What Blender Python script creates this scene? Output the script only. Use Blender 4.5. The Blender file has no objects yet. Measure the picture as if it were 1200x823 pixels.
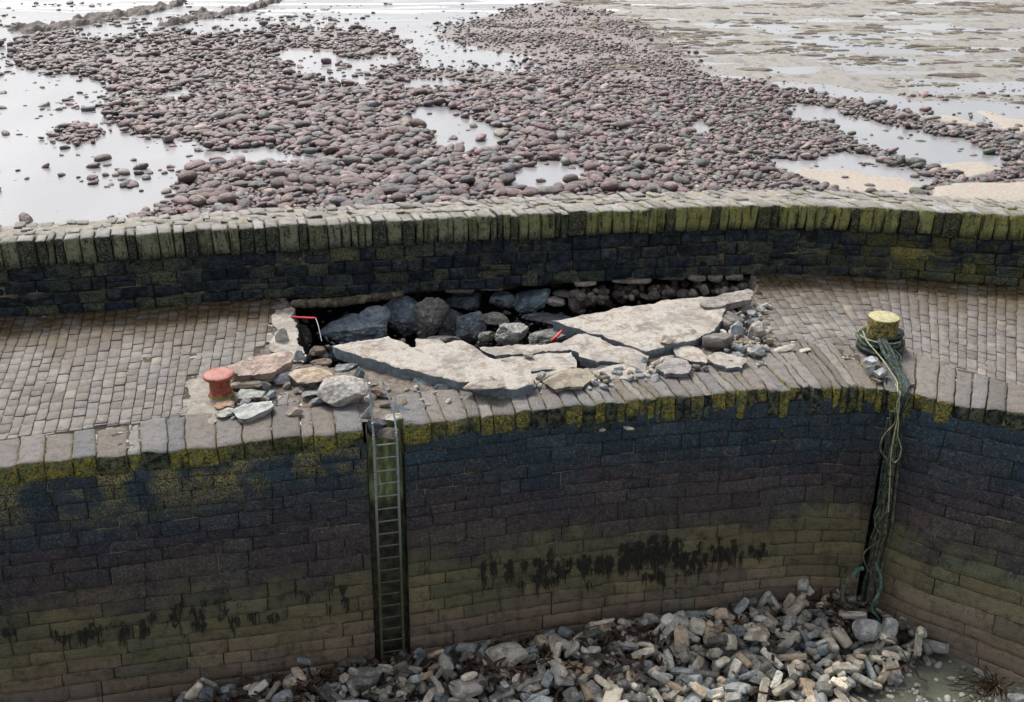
import bpy, bmesh, math, random
import numpy as np
from mathutils import Vector, Matrix, Euler
from mathutils.geometry import delaunay_2d_cdt
R = math.radians
scene = bpy.context.scene
# ------------------------------------------------------------------ camera
FPX, PITCH, HC = 1250.0, R(25.0), 9.0        # focal length for a 1200 px frame, pitch down, height over the quay
cam = bpy.data.cameras.new("camera"); camo = bpy.data.objects.new("camera", cam)
scene.collection.objects.link(camo)
camo.location = (0, 0, HC); camo.rotation_euler = (R(90) - PITCH, 0, 0)
cam.sensor_width = 36.0; cam.lens = 36.0 * FPX / 1200.0; cam.clip_start = 0.1; cam.clip_end = 20000
scene.camera = camo
# ------------------------------------------------------------------ sky, sun, exposure
SUN_EL, SUN_AZ = R(56), R(-34)               # azimuth clockwise from +Y (the sea side)
w = bpy.data.worlds.new("World"); scene.world = w; w.use_nodes = True
nt = w.node_tree; bg = nt.nodes["Background"]
sky = nt.nodes.new("ShaderNodeTexSky"); sky.sky_type = 'NISHITA'; sky.sun_disc = False
sky.sun_elevation = SUN_EL; sky.sun_rotation = SUN_AZ
sky.dust_density = 4.0; sky.air_density = 1.0; sky.ozone_density = 1.0
hsv = nt.nodes.new("ShaderNodeHueSaturation"); hsv.inputs["Saturation"].default_value = 0.36
nt.links.new(sky.outputs[0], hsv.inputs["Color"]); nt.links.new(hsv.outputs[0], bg.inputs["Color"])
bg.inputs["Strength"].default_value = 0.13
sl = bpy.data.lights.new("sun", 'SUN'); so = bpy.data.objects.new("sun", sl); scene.collection.objects.link(so)
sd = Vector((math.sin(SUN_AZ) * math.cos(SUN_EL), math.cos(SUN_AZ) * math.cos(SUN_EL), math.sin(SUN_EL)))
so.rotation_euler = sd.to_track_quat('Z', 'Y').to_euler(); so.location = (0, 0, 40)
sl.energy = 2.0; sl.angle = R(10); sl.color = (1.0, 0.95, 0.88)
vs = scene.view_settings
vs.view_transform = 'Standard'; vs.look = 'None'; vs.gamma = 1.0; vs.use_curve_mapping = False
vs.exposure = 0.86
scene.cycles.max_bounces = 5; scene.cycles.diffuse_bounces = 3; scene.cycles.glossy_bounces = 2
# ------------------------------------------------------------------ geometry of the view: where a sight line meets a level
CP, SP = math.cos(PITCH), math.sin(PITCH)
def ray(x, y):
    a = (np.asarray(x, float) - 600) / FPX; b = -(np.asarray(y, float) - 411.5) / FPX
    return np.stack([a, CP + b * SP, -SP + b * CP], -1)
def bp(x, y, z=0.0):
    d = ray(x, y); t = (z - HC) / d[..., 2]
    p = d * np.asarray(t)[..., None]; p[..., 2] += HC
    return p
def bpY(x, y, Y):
    d = ray(x, y); return np.array([0, 0, HC]) + d * (Y / d[1])
def pj(P):
    P = np.asarray(P, float); X, Y, Z = P[..., 0], P[..., 1], P[..., 2] - HC
    dz = Y * CP - Z * SP; up = Y * SP + Z * CP
    return 600 + FPX * X / dz, 411.5 - FPX * up / dz, dz
# ------------------------------------------------------------------ noise
def _h(i, j, k, s):
    n = (i.astype(np.int64) * 374761393 + j.astype(np.int64) * 668265263 + k.astype(np.int64) * 2147483647 + s * 1274126177) & 0xFFFFFFFF
    n = ((n ^ (n >> 13)) * 1274126177) & 0xFFFFFFFF
    n = ((n ^ (n >> 15)) * 2246822519) & 0xFFFFFFFF
    return ((n ^ (n >> 16)) & 0xFFFFFF) / float(0xFFFFFF)
def vn(P, sc, s=0):
    Q = np.asarray(P, float) * sc + 1000.0; F = np.floor(Q); f = Q - F; f = f * f * (3 - 2 * f)
    i, j, k = F[..., 0], F[..., 1], F[..., 2]; r = 0
    for a in (0, 1):
        for b in (0, 1):
            for c in (0, 1):
                wt = (f[..., 0] if a else 1 - f[..., 0]) * (f[..., 1] if b else 1 - f[..., 1]) * (f[..., 2] if c else 1 - f[..., 2])
                r = r + wt * _h(i + a, j + b, k + c, s)
    return r * 2 - 1
def fbm(P, sc, o=3, s=0):
    r = 0; a = 1.0; t = 0
    for q in range(o):
        r = r + a * vn(P, sc, s + q); t += a; a *= .5; sc *= 2.1
    return r / t
def inpoly(x, y, poly):
    x = np.asarray(x, float); y = np.asarray(y, float); r = np.zeros(x.shape, bool); n = len(poly)
    for i in range(n):
        x0, y0 = poly[i]; x1, y1 = poly[(i + 1) % n]
        if y0 == y1: continue
        r ^= ((y0 > y) != (y1 > y)) & (x < (x1 - x0) * (y - y0) / (y1 - y0) + x0)
    return r
# ------------------------------------------------------------------ mesh collecting
class MB:
    def __init__(s): s.v = []; s.f = []; s.c = []; s.a = []; s.n = 0
    def add(s, V, F, col=(1, 1, 1), rnd=0.5):
        V = np.asarray(V, float); F = np.asarray(F)
        s.v.append(V); s.f.append(F + s.n); s.n += len(V)
        c = np.ones((len(V), 4)); c[:, :3] = col; s.c.append(c)
        r = np.empty(len(V)); r[:] = rnd; s.a.append(r)
    def build(s, name, mat, parent=None, smooth=True, sharp=None):
        me = bpy.data.meshes.new(name)
        V = np.concatenate(s.v) if s.v else np.zeros((0, 3))
        tot = np.concatenate([np.full(len(f), f.shape[1]) for f in s.f]); idx = np.concatenate([f.ravel() for f in s.f])
        me.vertices.add(len(V)); me.vertices.foreach_set("co", V.ravel().astype(np.float32))
        me.loops.add(len(idx)); me.loops.foreach_set("vertex_index", idx.astype(np.int32))
        me.polygons.add(len(tot)); st = np.concatenate([[0], np.cumsum(tot)[:-1]])
        me.polygons.foreach_set("loop_start", st.astype(np.int32)); me.polygons.foreach_set("loop_total", tot.astype(np.int32))
        me.update(calc_edges=True); me.validate()
        ca = me.attributes.new("col", 'FLOAT_COLOR', 'POINT'); ca.data.foreach_set("color", np.concatenate(s.c).ravel().astype(np.float32))
        ra = me.attributes.new("rnd", 'FLOAT', 'POINT'); ra.data.foreach_set("value", np.concatenate(s.a).astype(np.float32))
        me.polygons.foreach_set("use_smooth", np.full(len(tot), smooth)); me.materials.append(mat)
        if sharp: me.set_sharp_from_angle(angle=R(sharp))
        o = bpy.data.objects.new(name, me); scene.collection.objects.link(o)
        if parent: o.parent = parent; o.matrix_parent_inverse = Matrix.Translation(-Vector(parent.location))
        return o
def tag(o, label=None, cat=None, group=None, kind=None):
    if label: o["label"] = label
    if cat: o["category"] = cat
    if group: o["group"] = group
    if kind: o["kind"] = kind
    return o
def empty(name, loc, label, cat, group=None):
    o = bpy.data.objects.new(name, None); scene.collection.objects.link(o); o.location = loc
    return tag(o, label, cat, group)
# cube shell with nx,ny,nz cells; index coordinates are turned into positions per block
_ct = {}
def cube_t(nx, ny, nz, drop=()):
    key = (nx, ny, nz, drop)
    if key in _ct: return _ct[key]
    ids = {}; V = []; F = []
    def g(i, j, k):
        t = (i, j, k)
        if t not in ids: ids[t] = len(V); V.append(t)
        return ids[t]
    for j in range(ny):
        for k in range(nz):
            if 'x0' not in drop: F.append([g(0, j, k), g(0, j, k + 1), g(0, j + 1, k + 1), g(0, j + 1, k)])
            if 'x1' not in drop: F.append([g(nx, j, k), g(nx, j + 1, k), g(nx, j + 1, k + 1), g(nx, j, k + 1)])
    for i in range(nx):
        for k in range(nz):
            if 'y0' not in drop: F.append([g(i, 0, k), g(i + 1, 0, k), g(i + 1, 0, k + 1), g(i, 0, k + 1)])
            if 'y1' not in drop: F.append([g(i, ny, k), g(i, ny, k + 1), g(i + 1, ny, k + 1), g(i + 1, ny, k)])
    for i in range(nx):
        for j in range(ny):
            if 'z0' not in drop: F.append([g(i, j, 0), g(i, j + 1, 0), g(i + 1, j + 1, 0), g(i + 1, j, 0)])
            if 'z1' not in drop: F.append([g(i, j, nz), g(i + 1, j, nz), g(i + 1, j + 1, nz), g(i, j + 1, nz)])
    _ct[key] = (np.array(V), np.array(F)); return _ct[key]
def block_coords(n, size, r, drop=()):
    """cube shell as fractions 0..1, edges rounded by r metres on a block of the given size"""
    V, F = cube_t(n[0], n[1], n[2], drop); P = np.zeros(V.shape); ext = np.zeros(V.shape, bool); rr = []
    for a in range(3):
        m = n[a]; e = min(.33, r / size[a]); rr.append(e)
        L = np.linspace(0, 1, m + 1) if m < 3 else np.concatenate([[0], np.linspace(e, 1 - e, m - 1), [1]])
        P[:, a] = L[V[:, a]]; ext[:, a] = (V[:, a] == 0) | (V[:, a] == m)
    cnt = ext.sum(1)
    for a in range(3):
        k = ext[:, a] & (cnt >= 2); s = np.where(cnt[k] == 3, .75, .5) * rr[a]
        P[k, a] = np.where(P[k, a] < .5, s, 1 - s)
    return P, F
def icos(sub):
    bm = bmesh.new(); bmesh.ops.create_icosphere(bm, subdivisions=sub, radius=1.0)
    V = np.array([v.co[:] for v in bm.verts]); F = np.array([[v.index for v in f.verts] for f in bm.faces]); bm.free()
    return V, F
ICO = {k: icos(k) for k in (1, 2, 3, 4, 5)}
def rock_v(seed, dims, sub=3, boxy=0.0, cuts=6, cutd=(.55, .9), rough=.05, fr=1.6):
    """unit stone: sphere -> box-like -> cut by planes -> roughened; dims are full sizes"""
    rg = np.random.default_rng(seed); V, F = ICO[sub]; V = V.copy()
    if boxy:
        m = np.abs(V).max(1, keepdims=True); V = V / (m ** boxy)
    for _ in range(int(cuts * 2)):
        n = rg.normal(size=3); n /= np.linalg.norm(n); d = rg.uniform(*cutd) * (1.25 if boxy else 1.0)
        q = V @ n; k = q > d; V[k] -= (q[k] - d)[:, None] * n * .96
    N = V / np.linalg.norm(V, axis=1, keepdims=True)
    rid = 1 - 2 * np.abs(fbm(V * np.array([1, 1, 1.8]) + seed * 1.3, fr * 1.6, 3, seed + 9))
    V = V + N * (rough * fbm(V + seed * 3.7, fr, 3, seed) + rough * .7 * rid * (sub > 3) + rough * .4 * fbm(V + seed, fr * 5, 3, seed + 5))[:, None]
    lo, hi = V.min(0), V.max(0); V = (V - (lo + hi) / 2) / (hi - lo)
    return V * np.array(dims), F
def euler_m(rx, ry, rz): return np.array(Euler((rx, ry, rz)).to_matrix())
# ------------------------------------------------------------------ materials
class M:
    def __init__(s, name):
        s.m = bpy.data.materials.new(name); s.m.use_nodes = True; s.t = s.m.node_tree; s.b = s.t.nodes["Principled BSDF"]
        s.pos = s.t.nodes.new("ShaderNodeNewGeometry").outputs["Position"]
        s.obj = s.t.nodes.new("ShaderNodeTexCoord").outputs["Object"]
    def put(s, sock, v):
        if hasattr(v, "links"): s.t.links.new(v, sock)
        elif v is not None:
            if isinstance(v, (tuple, list)) and len(v) == 3 and sock.type == 'RGBA': v = (*v, 1)
            sock.default_value = v
    def nz(s, sc, det=4, rough=.6, vec=None, dist=0.0, out=0, w=None):
        n = s.t.nodes.new("ShaderNodeTexNoise"); s.put(n.inputs["Vector"], vec if vec is not None else s.pos)
        n.inputs["Scale"].default_value = sc; n.inputs["Detail"].default_value = det; n.inputs["Roughness"].default_value = rough; n.inputs["Distortion"].default_value = dist
        return n.outputs[out]
    def vor(s, sc, vec=None, feat='F1', out=0):
        n = s.t.nodes.new("ShaderNodeTexVoronoi"); n.feature = feat; n.inputs["Scale"].default_value = sc; s.put(n.inputs["Vector"], vec if vec is not None else s.pos)
        return n.outputs[out]
    def ramp(s, f, stops, interp='LINEAR'):
        n = s.t.nodes.new("ShaderNodeValToRGB"); s.put(n.inputs[0], f); cr = n.color_ramp; cr.interpolation = interp
        while len(cr.elements) < len(stops): cr.elements.new(.5)
        for e, (p, c) in zip(cr.elements, stops):
            e.position = p; e.color = (*c, 1) if isinstance(c, tuple) else (c, c, c, 1)
        return n.outputs[0]
    def mix(s, f, a, b, mode='MIX'):
        n = s.t.nodes.new("ShaderNodeMix"); n.data_type = 'RGBA'; n.blend_type = mode
        s.put(n.inputs[0], f); s.put(n.inputs[6], a); s.put(n.inputs[7], b); return n.outputs[2]
    def ma(s, op, a, b=None, c=None, clamp=False):
        n = s.t.nodes.new("ShaderNodeMath"); n.operation = op; n.use_clamp = clamp; s.put(n.inputs[0], a)
        if b is not None: s.put(n.inputs[1], b)
        if c is not None: s.put(n.inputs[2], c)
        return n.outputs[0]
    def at(s, name, fac=False):
        n = s.t.nodes.new("ShaderNodeAttribute"); n.attribute_name = name; return n.outputs["Fac" if fac else "Color"]
    def xyz(s, v):
        n = s.t.nodes.new("ShaderNodeSeparateXYZ"); s.put(n.inputs[0], v); return n.outputs
    def scale(s, v, x, y, z):
        n = s.t.nodes.new("ShaderNodeMapping"); s.put(n.inputs[0], v); n.inputs["Scale"].default_value = (x, y, z); return n.outputs[0]
    def up(s):
        return s.xyz(s.t.nodes.new("ShaderNodeNewGeometry").outputs["Normal"])[2]
    def oinfo(s, k): return s.t.nodes.new("ShaderNodeObjectInfo").outputs[k]
    def sm(s, v, lo, hi):
        n = s.t.nodes.new("ShaderNodeMapRange"); n.interpolation_type = 'SMOOTHSTEP'; s.put(n.inputs[0], v)
        n.inputs[1].default_value = lo; n.inputs[2].default_value = hi; return n.outputs[0]
    def bump(s, h, st=.5, d=.02, prev=None):
        n = s.t.nodes.new("ShaderNodeBump"); s.put(n.inputs["Height"], h); n.inputs["Strength"].default_value = st; n.inputs["Distance"].default_value = d
        if prev is not None: s.put(n.inputs["Normal"], prev)
        return n.outputs[0]
    def out(s, col, rough=.8, normal=None, metal=0.0, spec=.4):
        s.put(s.b.inputs["Base Color"], col); s.put(s.b.inputs["Roughness"], rough); s.put(s.b.inputs["Normal"], normal) if normal is not None else None
        s.put(s.b.inputs["Metallic"], metal); s.put(s.b.inputs["Specular IOR Level"], spec); return s.m

def m_stone(name, use_attr, spec=.4, rough=.72, weed=0.0, dust=1.0):
    m = M(name)
    if use_attr: base = m.at("col"); vec = m.pos
    else: base = m.oinfo("Color"); vec = m.obj
    n1 = m.nz(3.2, 6, .7, vec=vec); n2 = m.nz(14, 6, .75, vec=vec)
    c = m.mix(m.ma('MULTIPLY', m.sm(n1, .56, .38), .75), base, m.mix(.72, base, (0.012, 0.011, 0.012)))
    c = m.mix(m.ma('MULTIPLY', m.sm(m.nz(2.2, 6, .7, vec=vec, dist=.8), .52, .66), weed), c, m.mix(.55, base, (.62, .60, .56)))
    c = m.mix(m.ma('MULTIPLY', m.sm(n2, .54, .70), dust), c, m.mix(.42, base, (.58, .56, .52)))
    c = m.mix(m.sm(m.nz(48, 3, .7, vec=vec), .52, .66), c, m.mix(.55, c, (.02, .02, .02)))
    h = m.ma('ADD', m.nz(8, 8, .78, vec=vec), m.ma('MULTIPLY', m.vor(11, vec=vec), .45))
    return m.out(c, rough, m.bump(h, .95, .05), spec=spec)
MAT = {}
MAT['stone_obj'] = m_stone("stone", False, weed=.6); MAT['stone_attr'] = m_stone("rubble", True, weed=.4); MAT['pitrock'] = m_stone("wet_boulder", False, .9, .40, .9)
MAT['pebble_obj'] = m_stone("boulder", False, .6, .42, 0, .25); MAT['pebble_attr'] = m_stone("beach_pebble", True, .6, .42, 0, .25)
def mk():
    # harbour wall: tide zones painted by algae, by height
    m = M("harbour_masonry"); x, y, z = m.xyz(m.pos); rnd = m.at("rnd", True)
    n1 = m.nz(.9, 4, .6); n2 = m.nz(5, 5, .7); n3 = m.nz(26, 4, .75)
    zz = m.ma('ADD', z, m.ma('ADD', m.ma('MULTIPLY', m.ma('SUBTRACT', rnd, .5), .22), m.ma('ADD', m.ma('MULTIPLY', m.ma('SUBTRACT', n1, .5), 2.2), m.ma('MULTIPLY', m.ma('SUBTRACT', n2, .5), .5))))
    f = m.ma('DIVIDE', m.ma('ADD', zz, 5.05), 5.05)
    c = m.ramp(f, [(0, (.26, .200, .142)), (.16, (.235, .180, .122)), (.27, (.180, .160, .082)), (.40, (.150, .136, .072)), (.49, (.080, .066, .060)), (.66, (.054, .046, .057)), (.80, (.030, .052, .070)), (1, (.034, .066, .090))])
    # bare lighter or blacker stones
    c = m.mix(m.ma('MULTIPLY', m.sm(rnd, .72, .95), .35), c, m.mix(.5, c, (.11, .095, .085)))
    c = m.mix(m.ma('MULTIPLY', m.sm(n2, .48, .68), .7), c, m.mix(.6, c, (.004, .004, .005)))
    c = m.mix(m.ma('MULTIPLY', m.sm(m.nz(13, 5, .8), .50, .66), .55), c, m.mix(.5, c, (.17, .17, .15)))
    c = m.mix(m.ma('MULTIPLY', m.sm(n3, .50, .62), .7), c, m.mix(.42, c, (.24, .24, .21)))
    c = m.mix(m.ma('MULTIPLY', m.sm(m.nz(40, 4, .8), .54, .68), .75), c, m.mix(.8, c, (.004, .004, .004)))
    # vertical weeping streaks
    st = m.nz(1.0, 5, .7, vec=m.scale(m.pos, 5, 5, .35)); c = m.mix(m.ma('MULTIPLY', m.sm(st, .52, .75), .45), c, (.006, .007, .008))
    # yellow lichen near the top, thickest to the left of the ladder
    top = m.sm(z, -1.5, -.35); left = m.sm(x, -1.5, -3.2)
    l = m.ma('MULTIPLY', m.ma('MULTIPLY', m.sm(m.nz(1.5, 3, .5), .42, .55), left), m.ma('MULTIPLY', top, m.sm(m.nz(34, 5, .8), .47, .58)))
    c = m.mix(l, c, m.ramp(m.nz(12, 2), [(.3, (.42, .38, .16)), (.7, (.50, .38, .05))]))
    # barnacle dots
    d = m.ma('MULTIPLY', m.sm(m.vor(9), .055, .03), m.sm(m.nz(.8, 3), .52, .62)); c = m.mix(d, c, (.5, .47, .32))
    slate = m.nz(3, 6, .75, vec=m.scale(m.pos, 2.2, 2.2, 16))
    c = m.mix(1.0, c, m.ramp(m.ma('FRACT', m.ma('MULTIPLY', rnd, 9.7)), [(0, (.70, .74, .80)), (.3, (.98, .95, .92)), (.6, (.82, .80, .85)), (.85, (1.18, 1.12, 1.04)), (1, (.88, 1.0, 1.08))]), 'MULTIPLY')
    c = m.mix(1.0, c, (1.22, 1.2, 1.2), 'MULTIPLY')
    MAT['wall'] = m.out(c, m.ma('ADD', .50, m.ma('MULTIPLY', n2, .35)), m.bump(m.ma('ADD', slate, m.nz(14, 7, .8)), 1.0, .05), spec=.22)
    m = M("joint_mortar"); z = m.xyz(m.pos)[2]
    c = m.mix(m.sm(m.nz(2.0, 4, .6), .50, .60), (.016, .015, .015), (.26, .21, .11))
    MAT['joint'] = m.out(c, .95, m.bump(m.nz(30, 4), .6, .02))
    m = M("dark_joint"); MAT['darkjoint'] = m.out(m.ramp(m.nz(2.5, 4, .6), [(.48, (.008, .008, .008)), (.62, (.16, .135, .075))]), .95, m.bump(m.nz(30, 4), .6, .02))
    # coping stones of the quay
    m = M("coping_stone"); up = m.up(); rnd = m.at("rnd", True); x, y, z = m.xyz(m.pos)
    n2 = m.nz(7, 6, .75); n3 = m.nz(38, 4, .8)
    topc = m.ramp(rnd, [(0, (.18, .165, .152)), (.35, (.27, .25, .235)), (.6, (.23, .20, .17)), (.8, (.33, .31, .29)), (1, (.19, .195, .20))])
    topc = m.mix(m.ma('MULTIPLY', m.sm(n2, .42, .7), .6), topc, (.095, .085, .078)); topc = m.mix(m.ma('MULTIPLY', m.sm(n3, .52, .7), .6), topc, (.46, .44, .41))
    fc = m.mix(m.sm(m.nz(9, 5, .75), .42, .6), (.014, .02, .022), m.ramp(rnd, [(0, (.09, .10, .06)), (.5, (.19, .20, .13)), (1, (.12, .13, .07))]))
    yl = m.ma('MULTIPLY', m.ma('MULTIPLY', m.sm(m.nz(2.1, 3, .5), .34, .46), m.sm(m.ma('FRACT', m.ma('MULTIPLY', rnd, 5.7)), .2, .45)), m.sm(m.nz(22, 6, .9), .45, .56))
    fc = m.mix(yl, fc, m.ramp(m.nz(7, 3), [(.3, (.22, .23, .09)), (.48, (.38, .35, .09)), (.62, (.60, .48, .06))]))
    c = m.mix(m.sm(m.ma('ADD', up, m.ma('MULTIPLY', m.ma('SUBTRACT', n2, .5), .6)), .35, .65), fc, topc)
    sl = m.nz(4, 6, .75, vec=m.scale(m.pos, 9, 1.5, 4))
    MAT['coping'] = m.out(c, .8, m.bump(m.ma('ADD', m.nz(12, 7, .8), m.ma('MULTIPLY', sl, .8)), 1.0, .07), spec=.2)
    # setts
    m = M("sett_stone"); rnd = m.at("rnd", True); wet = m.xyz(m.at("col"))[0]
    c = m.ramp(rnd, [(0, (.115, .104, .094)), (.25, (.165, .148, .135)), (.5, (.14, .124, .106)), (.75, (.20, .184, .170)), (.93, (.155, .15, .152)), (1, (.27, .24, .19))])
    n2 = m.nz(9, 6, .75)
    c = m.mix(m.ma('MULTIPLY', m.sm(n2, .42, .7), .55), c, (.06, .05, .042)); c = m.mix(m.ma('MULTIPLY', m.sm(m.nz(45, 3, .7), .55, .7), .5), c, (.36, .33, .31))
    c = m.mix(m.ma('MULTIPLY', m.sm(m.nz(.9, 5, .7), .50, .66), .5), c, (.27, .255, .235)); c = m.mix(m.ma('MULTIPLY', m.sm(m.nz(1.7, 5, .75), .54, .66), .5), c, (.07, .06, .048))
    wn = m.ma('MULTIPLY', wet, m.sm(m.nz(1.2, 4, .6), .25, .55)); c = m.mix(wn, c, m.mix(m.sm(n2, .4, .6), (.050, .034, .014), (.11, .08, .042)))
    MAT['sett'] = m.out(c, m.ma('SUBTRACT', .62, m.ma('MULTIPLY', wn, .25)), m.bump(m.nz(20, 6, .75), .9, .03), spec=.3)
    m = M("sett_bedding"); c = m.mix(m.sm(m.nz(7, 3, .7), .55, .62), (.050, .041, .034), (.40, .36, .30)); MAT['bed'] = m.out(c, .95, m.bump(m.nz(40, 4), .6, .02))
    # broken ground in the collapse
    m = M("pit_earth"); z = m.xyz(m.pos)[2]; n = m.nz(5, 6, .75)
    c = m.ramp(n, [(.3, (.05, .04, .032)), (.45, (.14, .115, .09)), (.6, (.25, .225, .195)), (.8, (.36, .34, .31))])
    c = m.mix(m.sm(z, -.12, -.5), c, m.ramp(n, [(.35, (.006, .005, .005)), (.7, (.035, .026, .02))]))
    MAT['earth'] = m.out(c, .95, m.bump(m.nz(16, 6, .8), 1.0, .06))
    # parapet
    m = M("parapet_masonry"); up = m.up(); rnd = m.at("rnd", True); x, y, z = m.xyz(m.pos)
    n2 = m.nz(6, 5, .75); n3 = m.nz(30, 5, .8)
    c = m.mix(m.sm(n2, .4, .7), (.016, .021, .026), (.065, .082, .092)); 
    g = m.ma('MULTIPLY', m.sm(n3, .45, .58), m.sm(m.ma('ADD', m.nz(1.1, 3), m.ma('MULTIPLY', m.ma('SUBTRACT', rnd, .5), .5)), .5, .68))
    c = m.mix(m.ma('MULTIPLY', m.sm(m.nz(16, 5, .8), .52, .66), .6), c, (.13, .145, .15)); c = m.mix(m.ma('MULTIPLY', g, .85), c, (.19, .20, .10))
    yr = m.ma('MULTIPLY', m.ma('MULTIPLY', m.sm(x, 5.5, 10.5), m.sm(n3, .42, .55)), m.sm(m.nz(1.6, 3), .42, .6)); c = m.mix(yr, c, (.20, .18, .03))
    c = m.mix(m.ma('MULTIPLY', m.sm(up, .6, .9), .4), c, (.10, .09, .06))
    c = m.mix(1.0, c, m.ramp(m.ma('FRACT', m.ma('MULTIPLY', rnd, 9.7)), [(0, (.5, .58, .66)), (.4, (1, 1, .95)), (.8, (.8, .85, 1.0)), (1, (1.7, 1.6, 1.3))]), 'MULTIPLY')
    MAT['parapet'] = m.out(c, .75, m.bump(m.ma('ADD', m.nz(11, 6, .75), m.nz(3, 5, .7, vec=m.scale(m.pos, 2, 2, 12))), 1.0, .06), spec=.2)
    m = M("parapet_soldier_stone"); up = m.up(); rnd = m.at("rnd", True); x, y, z = m.xyz(m.pos)
    n2 = m.nz(5, 5, .75); n3 = m.nz(26, 5, .8)
    gr = m.ramp(rnd, [(0, (.11, .12, .06)), (.25, (.24, .25, .15)), (.5, (.16, .17, .085)), (.8, (.26, .265, .18)), (1, (.15, .155, .08))])
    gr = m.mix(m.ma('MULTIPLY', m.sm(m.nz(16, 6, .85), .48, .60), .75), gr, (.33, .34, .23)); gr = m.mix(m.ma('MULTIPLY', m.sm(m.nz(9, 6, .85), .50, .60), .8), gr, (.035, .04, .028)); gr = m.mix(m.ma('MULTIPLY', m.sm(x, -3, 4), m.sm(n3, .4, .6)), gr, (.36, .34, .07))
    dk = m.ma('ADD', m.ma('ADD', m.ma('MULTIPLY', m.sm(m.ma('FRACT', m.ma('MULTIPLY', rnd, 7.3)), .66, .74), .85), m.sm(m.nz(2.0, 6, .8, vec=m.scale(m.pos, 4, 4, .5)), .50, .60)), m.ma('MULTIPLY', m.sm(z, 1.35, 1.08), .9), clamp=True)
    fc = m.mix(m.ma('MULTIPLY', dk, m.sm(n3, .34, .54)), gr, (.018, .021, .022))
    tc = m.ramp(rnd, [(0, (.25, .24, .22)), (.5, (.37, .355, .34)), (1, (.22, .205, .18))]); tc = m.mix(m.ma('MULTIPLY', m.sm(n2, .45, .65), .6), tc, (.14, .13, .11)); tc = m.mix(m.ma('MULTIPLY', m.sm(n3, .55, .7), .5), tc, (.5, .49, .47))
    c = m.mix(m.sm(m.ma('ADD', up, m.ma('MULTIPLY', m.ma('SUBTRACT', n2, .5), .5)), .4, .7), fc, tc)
    MAT['soldier'] = m.out(c, .75, m.bump(m.nz(12, 7, .8), 1.0, .06), spec=.2)
    m = M("weathered_mortar"); n = m.nz(6, 6, .8); c = m.ramp(n, [(.3, (.13, .115, .085)), (.5, (.28, .255, .215)), (.75, (.42, .395, .36))]); MAT['mortar'] = m.out(c, .95, m.bump(m.nz(25, 6, .8), .9, .04))
    # concrete slabs
    m = M("broken_slab"); up = m.up(); n = m.nz(3, 6, .75); n3 = m.nz(28, 5, .8)
    tc = m.ramp(n, [(.32, (.19, .145, .10)), (.42, (.33, .285, .235)), (.52, (.47, .435, .39)), (.62, (.40, .375, .335)), (.75, (.26, .25, .235))])
    tc = m.mix(m.ma('MULTIPLY', m.sm(m.nz(2, 4, .7, dist=1.0), .50, .64), .75), tc, (.20, .19, .175)); tc = m.mix(m.ma('MULTIPLY', m.sm(m.nz(8, 6, .8), .54, .63), .5), tc, (.60, .575, .54)); tc = m.mix(m.ma('MULTIPLY', m.sm(m.nz(1.1, 5, .7), .50, .62), .6), tc, (.23, .21, .19)); tc = m.mix(m.ma('MULTIPLY', m.sm(n3, .52, .64), .6), tc, (.2, .16, .12))
    ve = m.vor(1.7, vec=m.mix(.25, m.pos, m.nz(2.5, 5, .7, out=1)), feat='DISTANCE_TO_EDGE')
    tc = m.mix(m.ma('MULTIPLY', m.ma('MULTIPLY', m.sm(ve, .016, .004), m.sm(m.nz(1.3, 3), .52, .60)), .6), tc, (.06, .05, .045))
    sc = m.ramp(m.nz(10, 6, .8), [(.3, (.10, .125, .14)), (.6, (.25, .295, .32)), (.8, (.42, .45, .46))])
    c = m.mix(m.sm(m.ma('ADD', up, m.ma('MULTIPLY', m.ma('SUBTRACT', n3, .5), .4)), .45, .7), sc, tc)
    MAT['slab'] = m.out(c, .85, m.bump(m.nz(10, 8, .85), 1.0, .05), spec=.3)
    # water and shore
    m = M("shallow_water"); pv = m.scale(m.pos, 1.0, .5, 1); wv = m.nz(2.0, 5, .6, vec=pv, dist=.6); y = m.xyz(m.pos)[1]
    c = m.mix(m.sm(m.nz(.12, 4, .6, vec=pv), .35, .7), (.19, .19, .195), (.25, .25, .255))  # pale grey base colour stands in for the bright sky's reflection
    far = m.sm(y, 74, 84); crest = m.nz(1.0, 5, .65, vec=m.scale(m.pos, .07, .42, 1), dist=1.2)
    foam = m.ma('MULTIPLY', far, m.sm(crest, .52, .60)); c = m.mix(foam, m.mix(m.ma('MULTIPLY', far, .75), c, (.17, .175, .18)), (.55, .55, .55))
    MAT['water'] = m.out(c, m.ma('ADD', .12, m.ma('MULTIPLY', m.nz(.3, 4, .6, vec=pv), .25)), m.bump(m.ma('ADD', wv, m.ma('MULTIPLY', m.ma('MULTIPLY', crest, far), 6)), .30, .05), spec=.5)
    m = M("foreshore"); s = m.xyz(m.at("col")); n = m.nz(1.3, 6, .75, vec=m.scale(m.pos, 1, .5, 1)); n3 = m.nz(9, 5, .8)
    sand = m.mix(m.sm(n3, .4, .6), (.30, .25, .195), (.39, .34, .285)); grav = m.ramp(m.nz(5, 6, .85), [(.38, (.045, .034, .032)), (.5, (.13, .10, .095)), (.62, (.28, .24, .225))])
    shelf = m.ramp(n, [(.36, (.08, .065, .056)), (.44, (.15, .132, .118)), (.51, (.25, .24, .235)), (.58, (.17, .16, .12)), (.68, (.30, .30, .305))])
    shelf = m.mix(m.ma('MULTIPLY', m.sm(n3, .47, .6), .8), shelf, m.ramp(m.nz(.5, 3), [(.35, (.14, .11, .10)), (.6, (.20, .19, .08))]))
    c = m.mix(s[0], m.mix(s[1], grav, shelf), sand)
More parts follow.
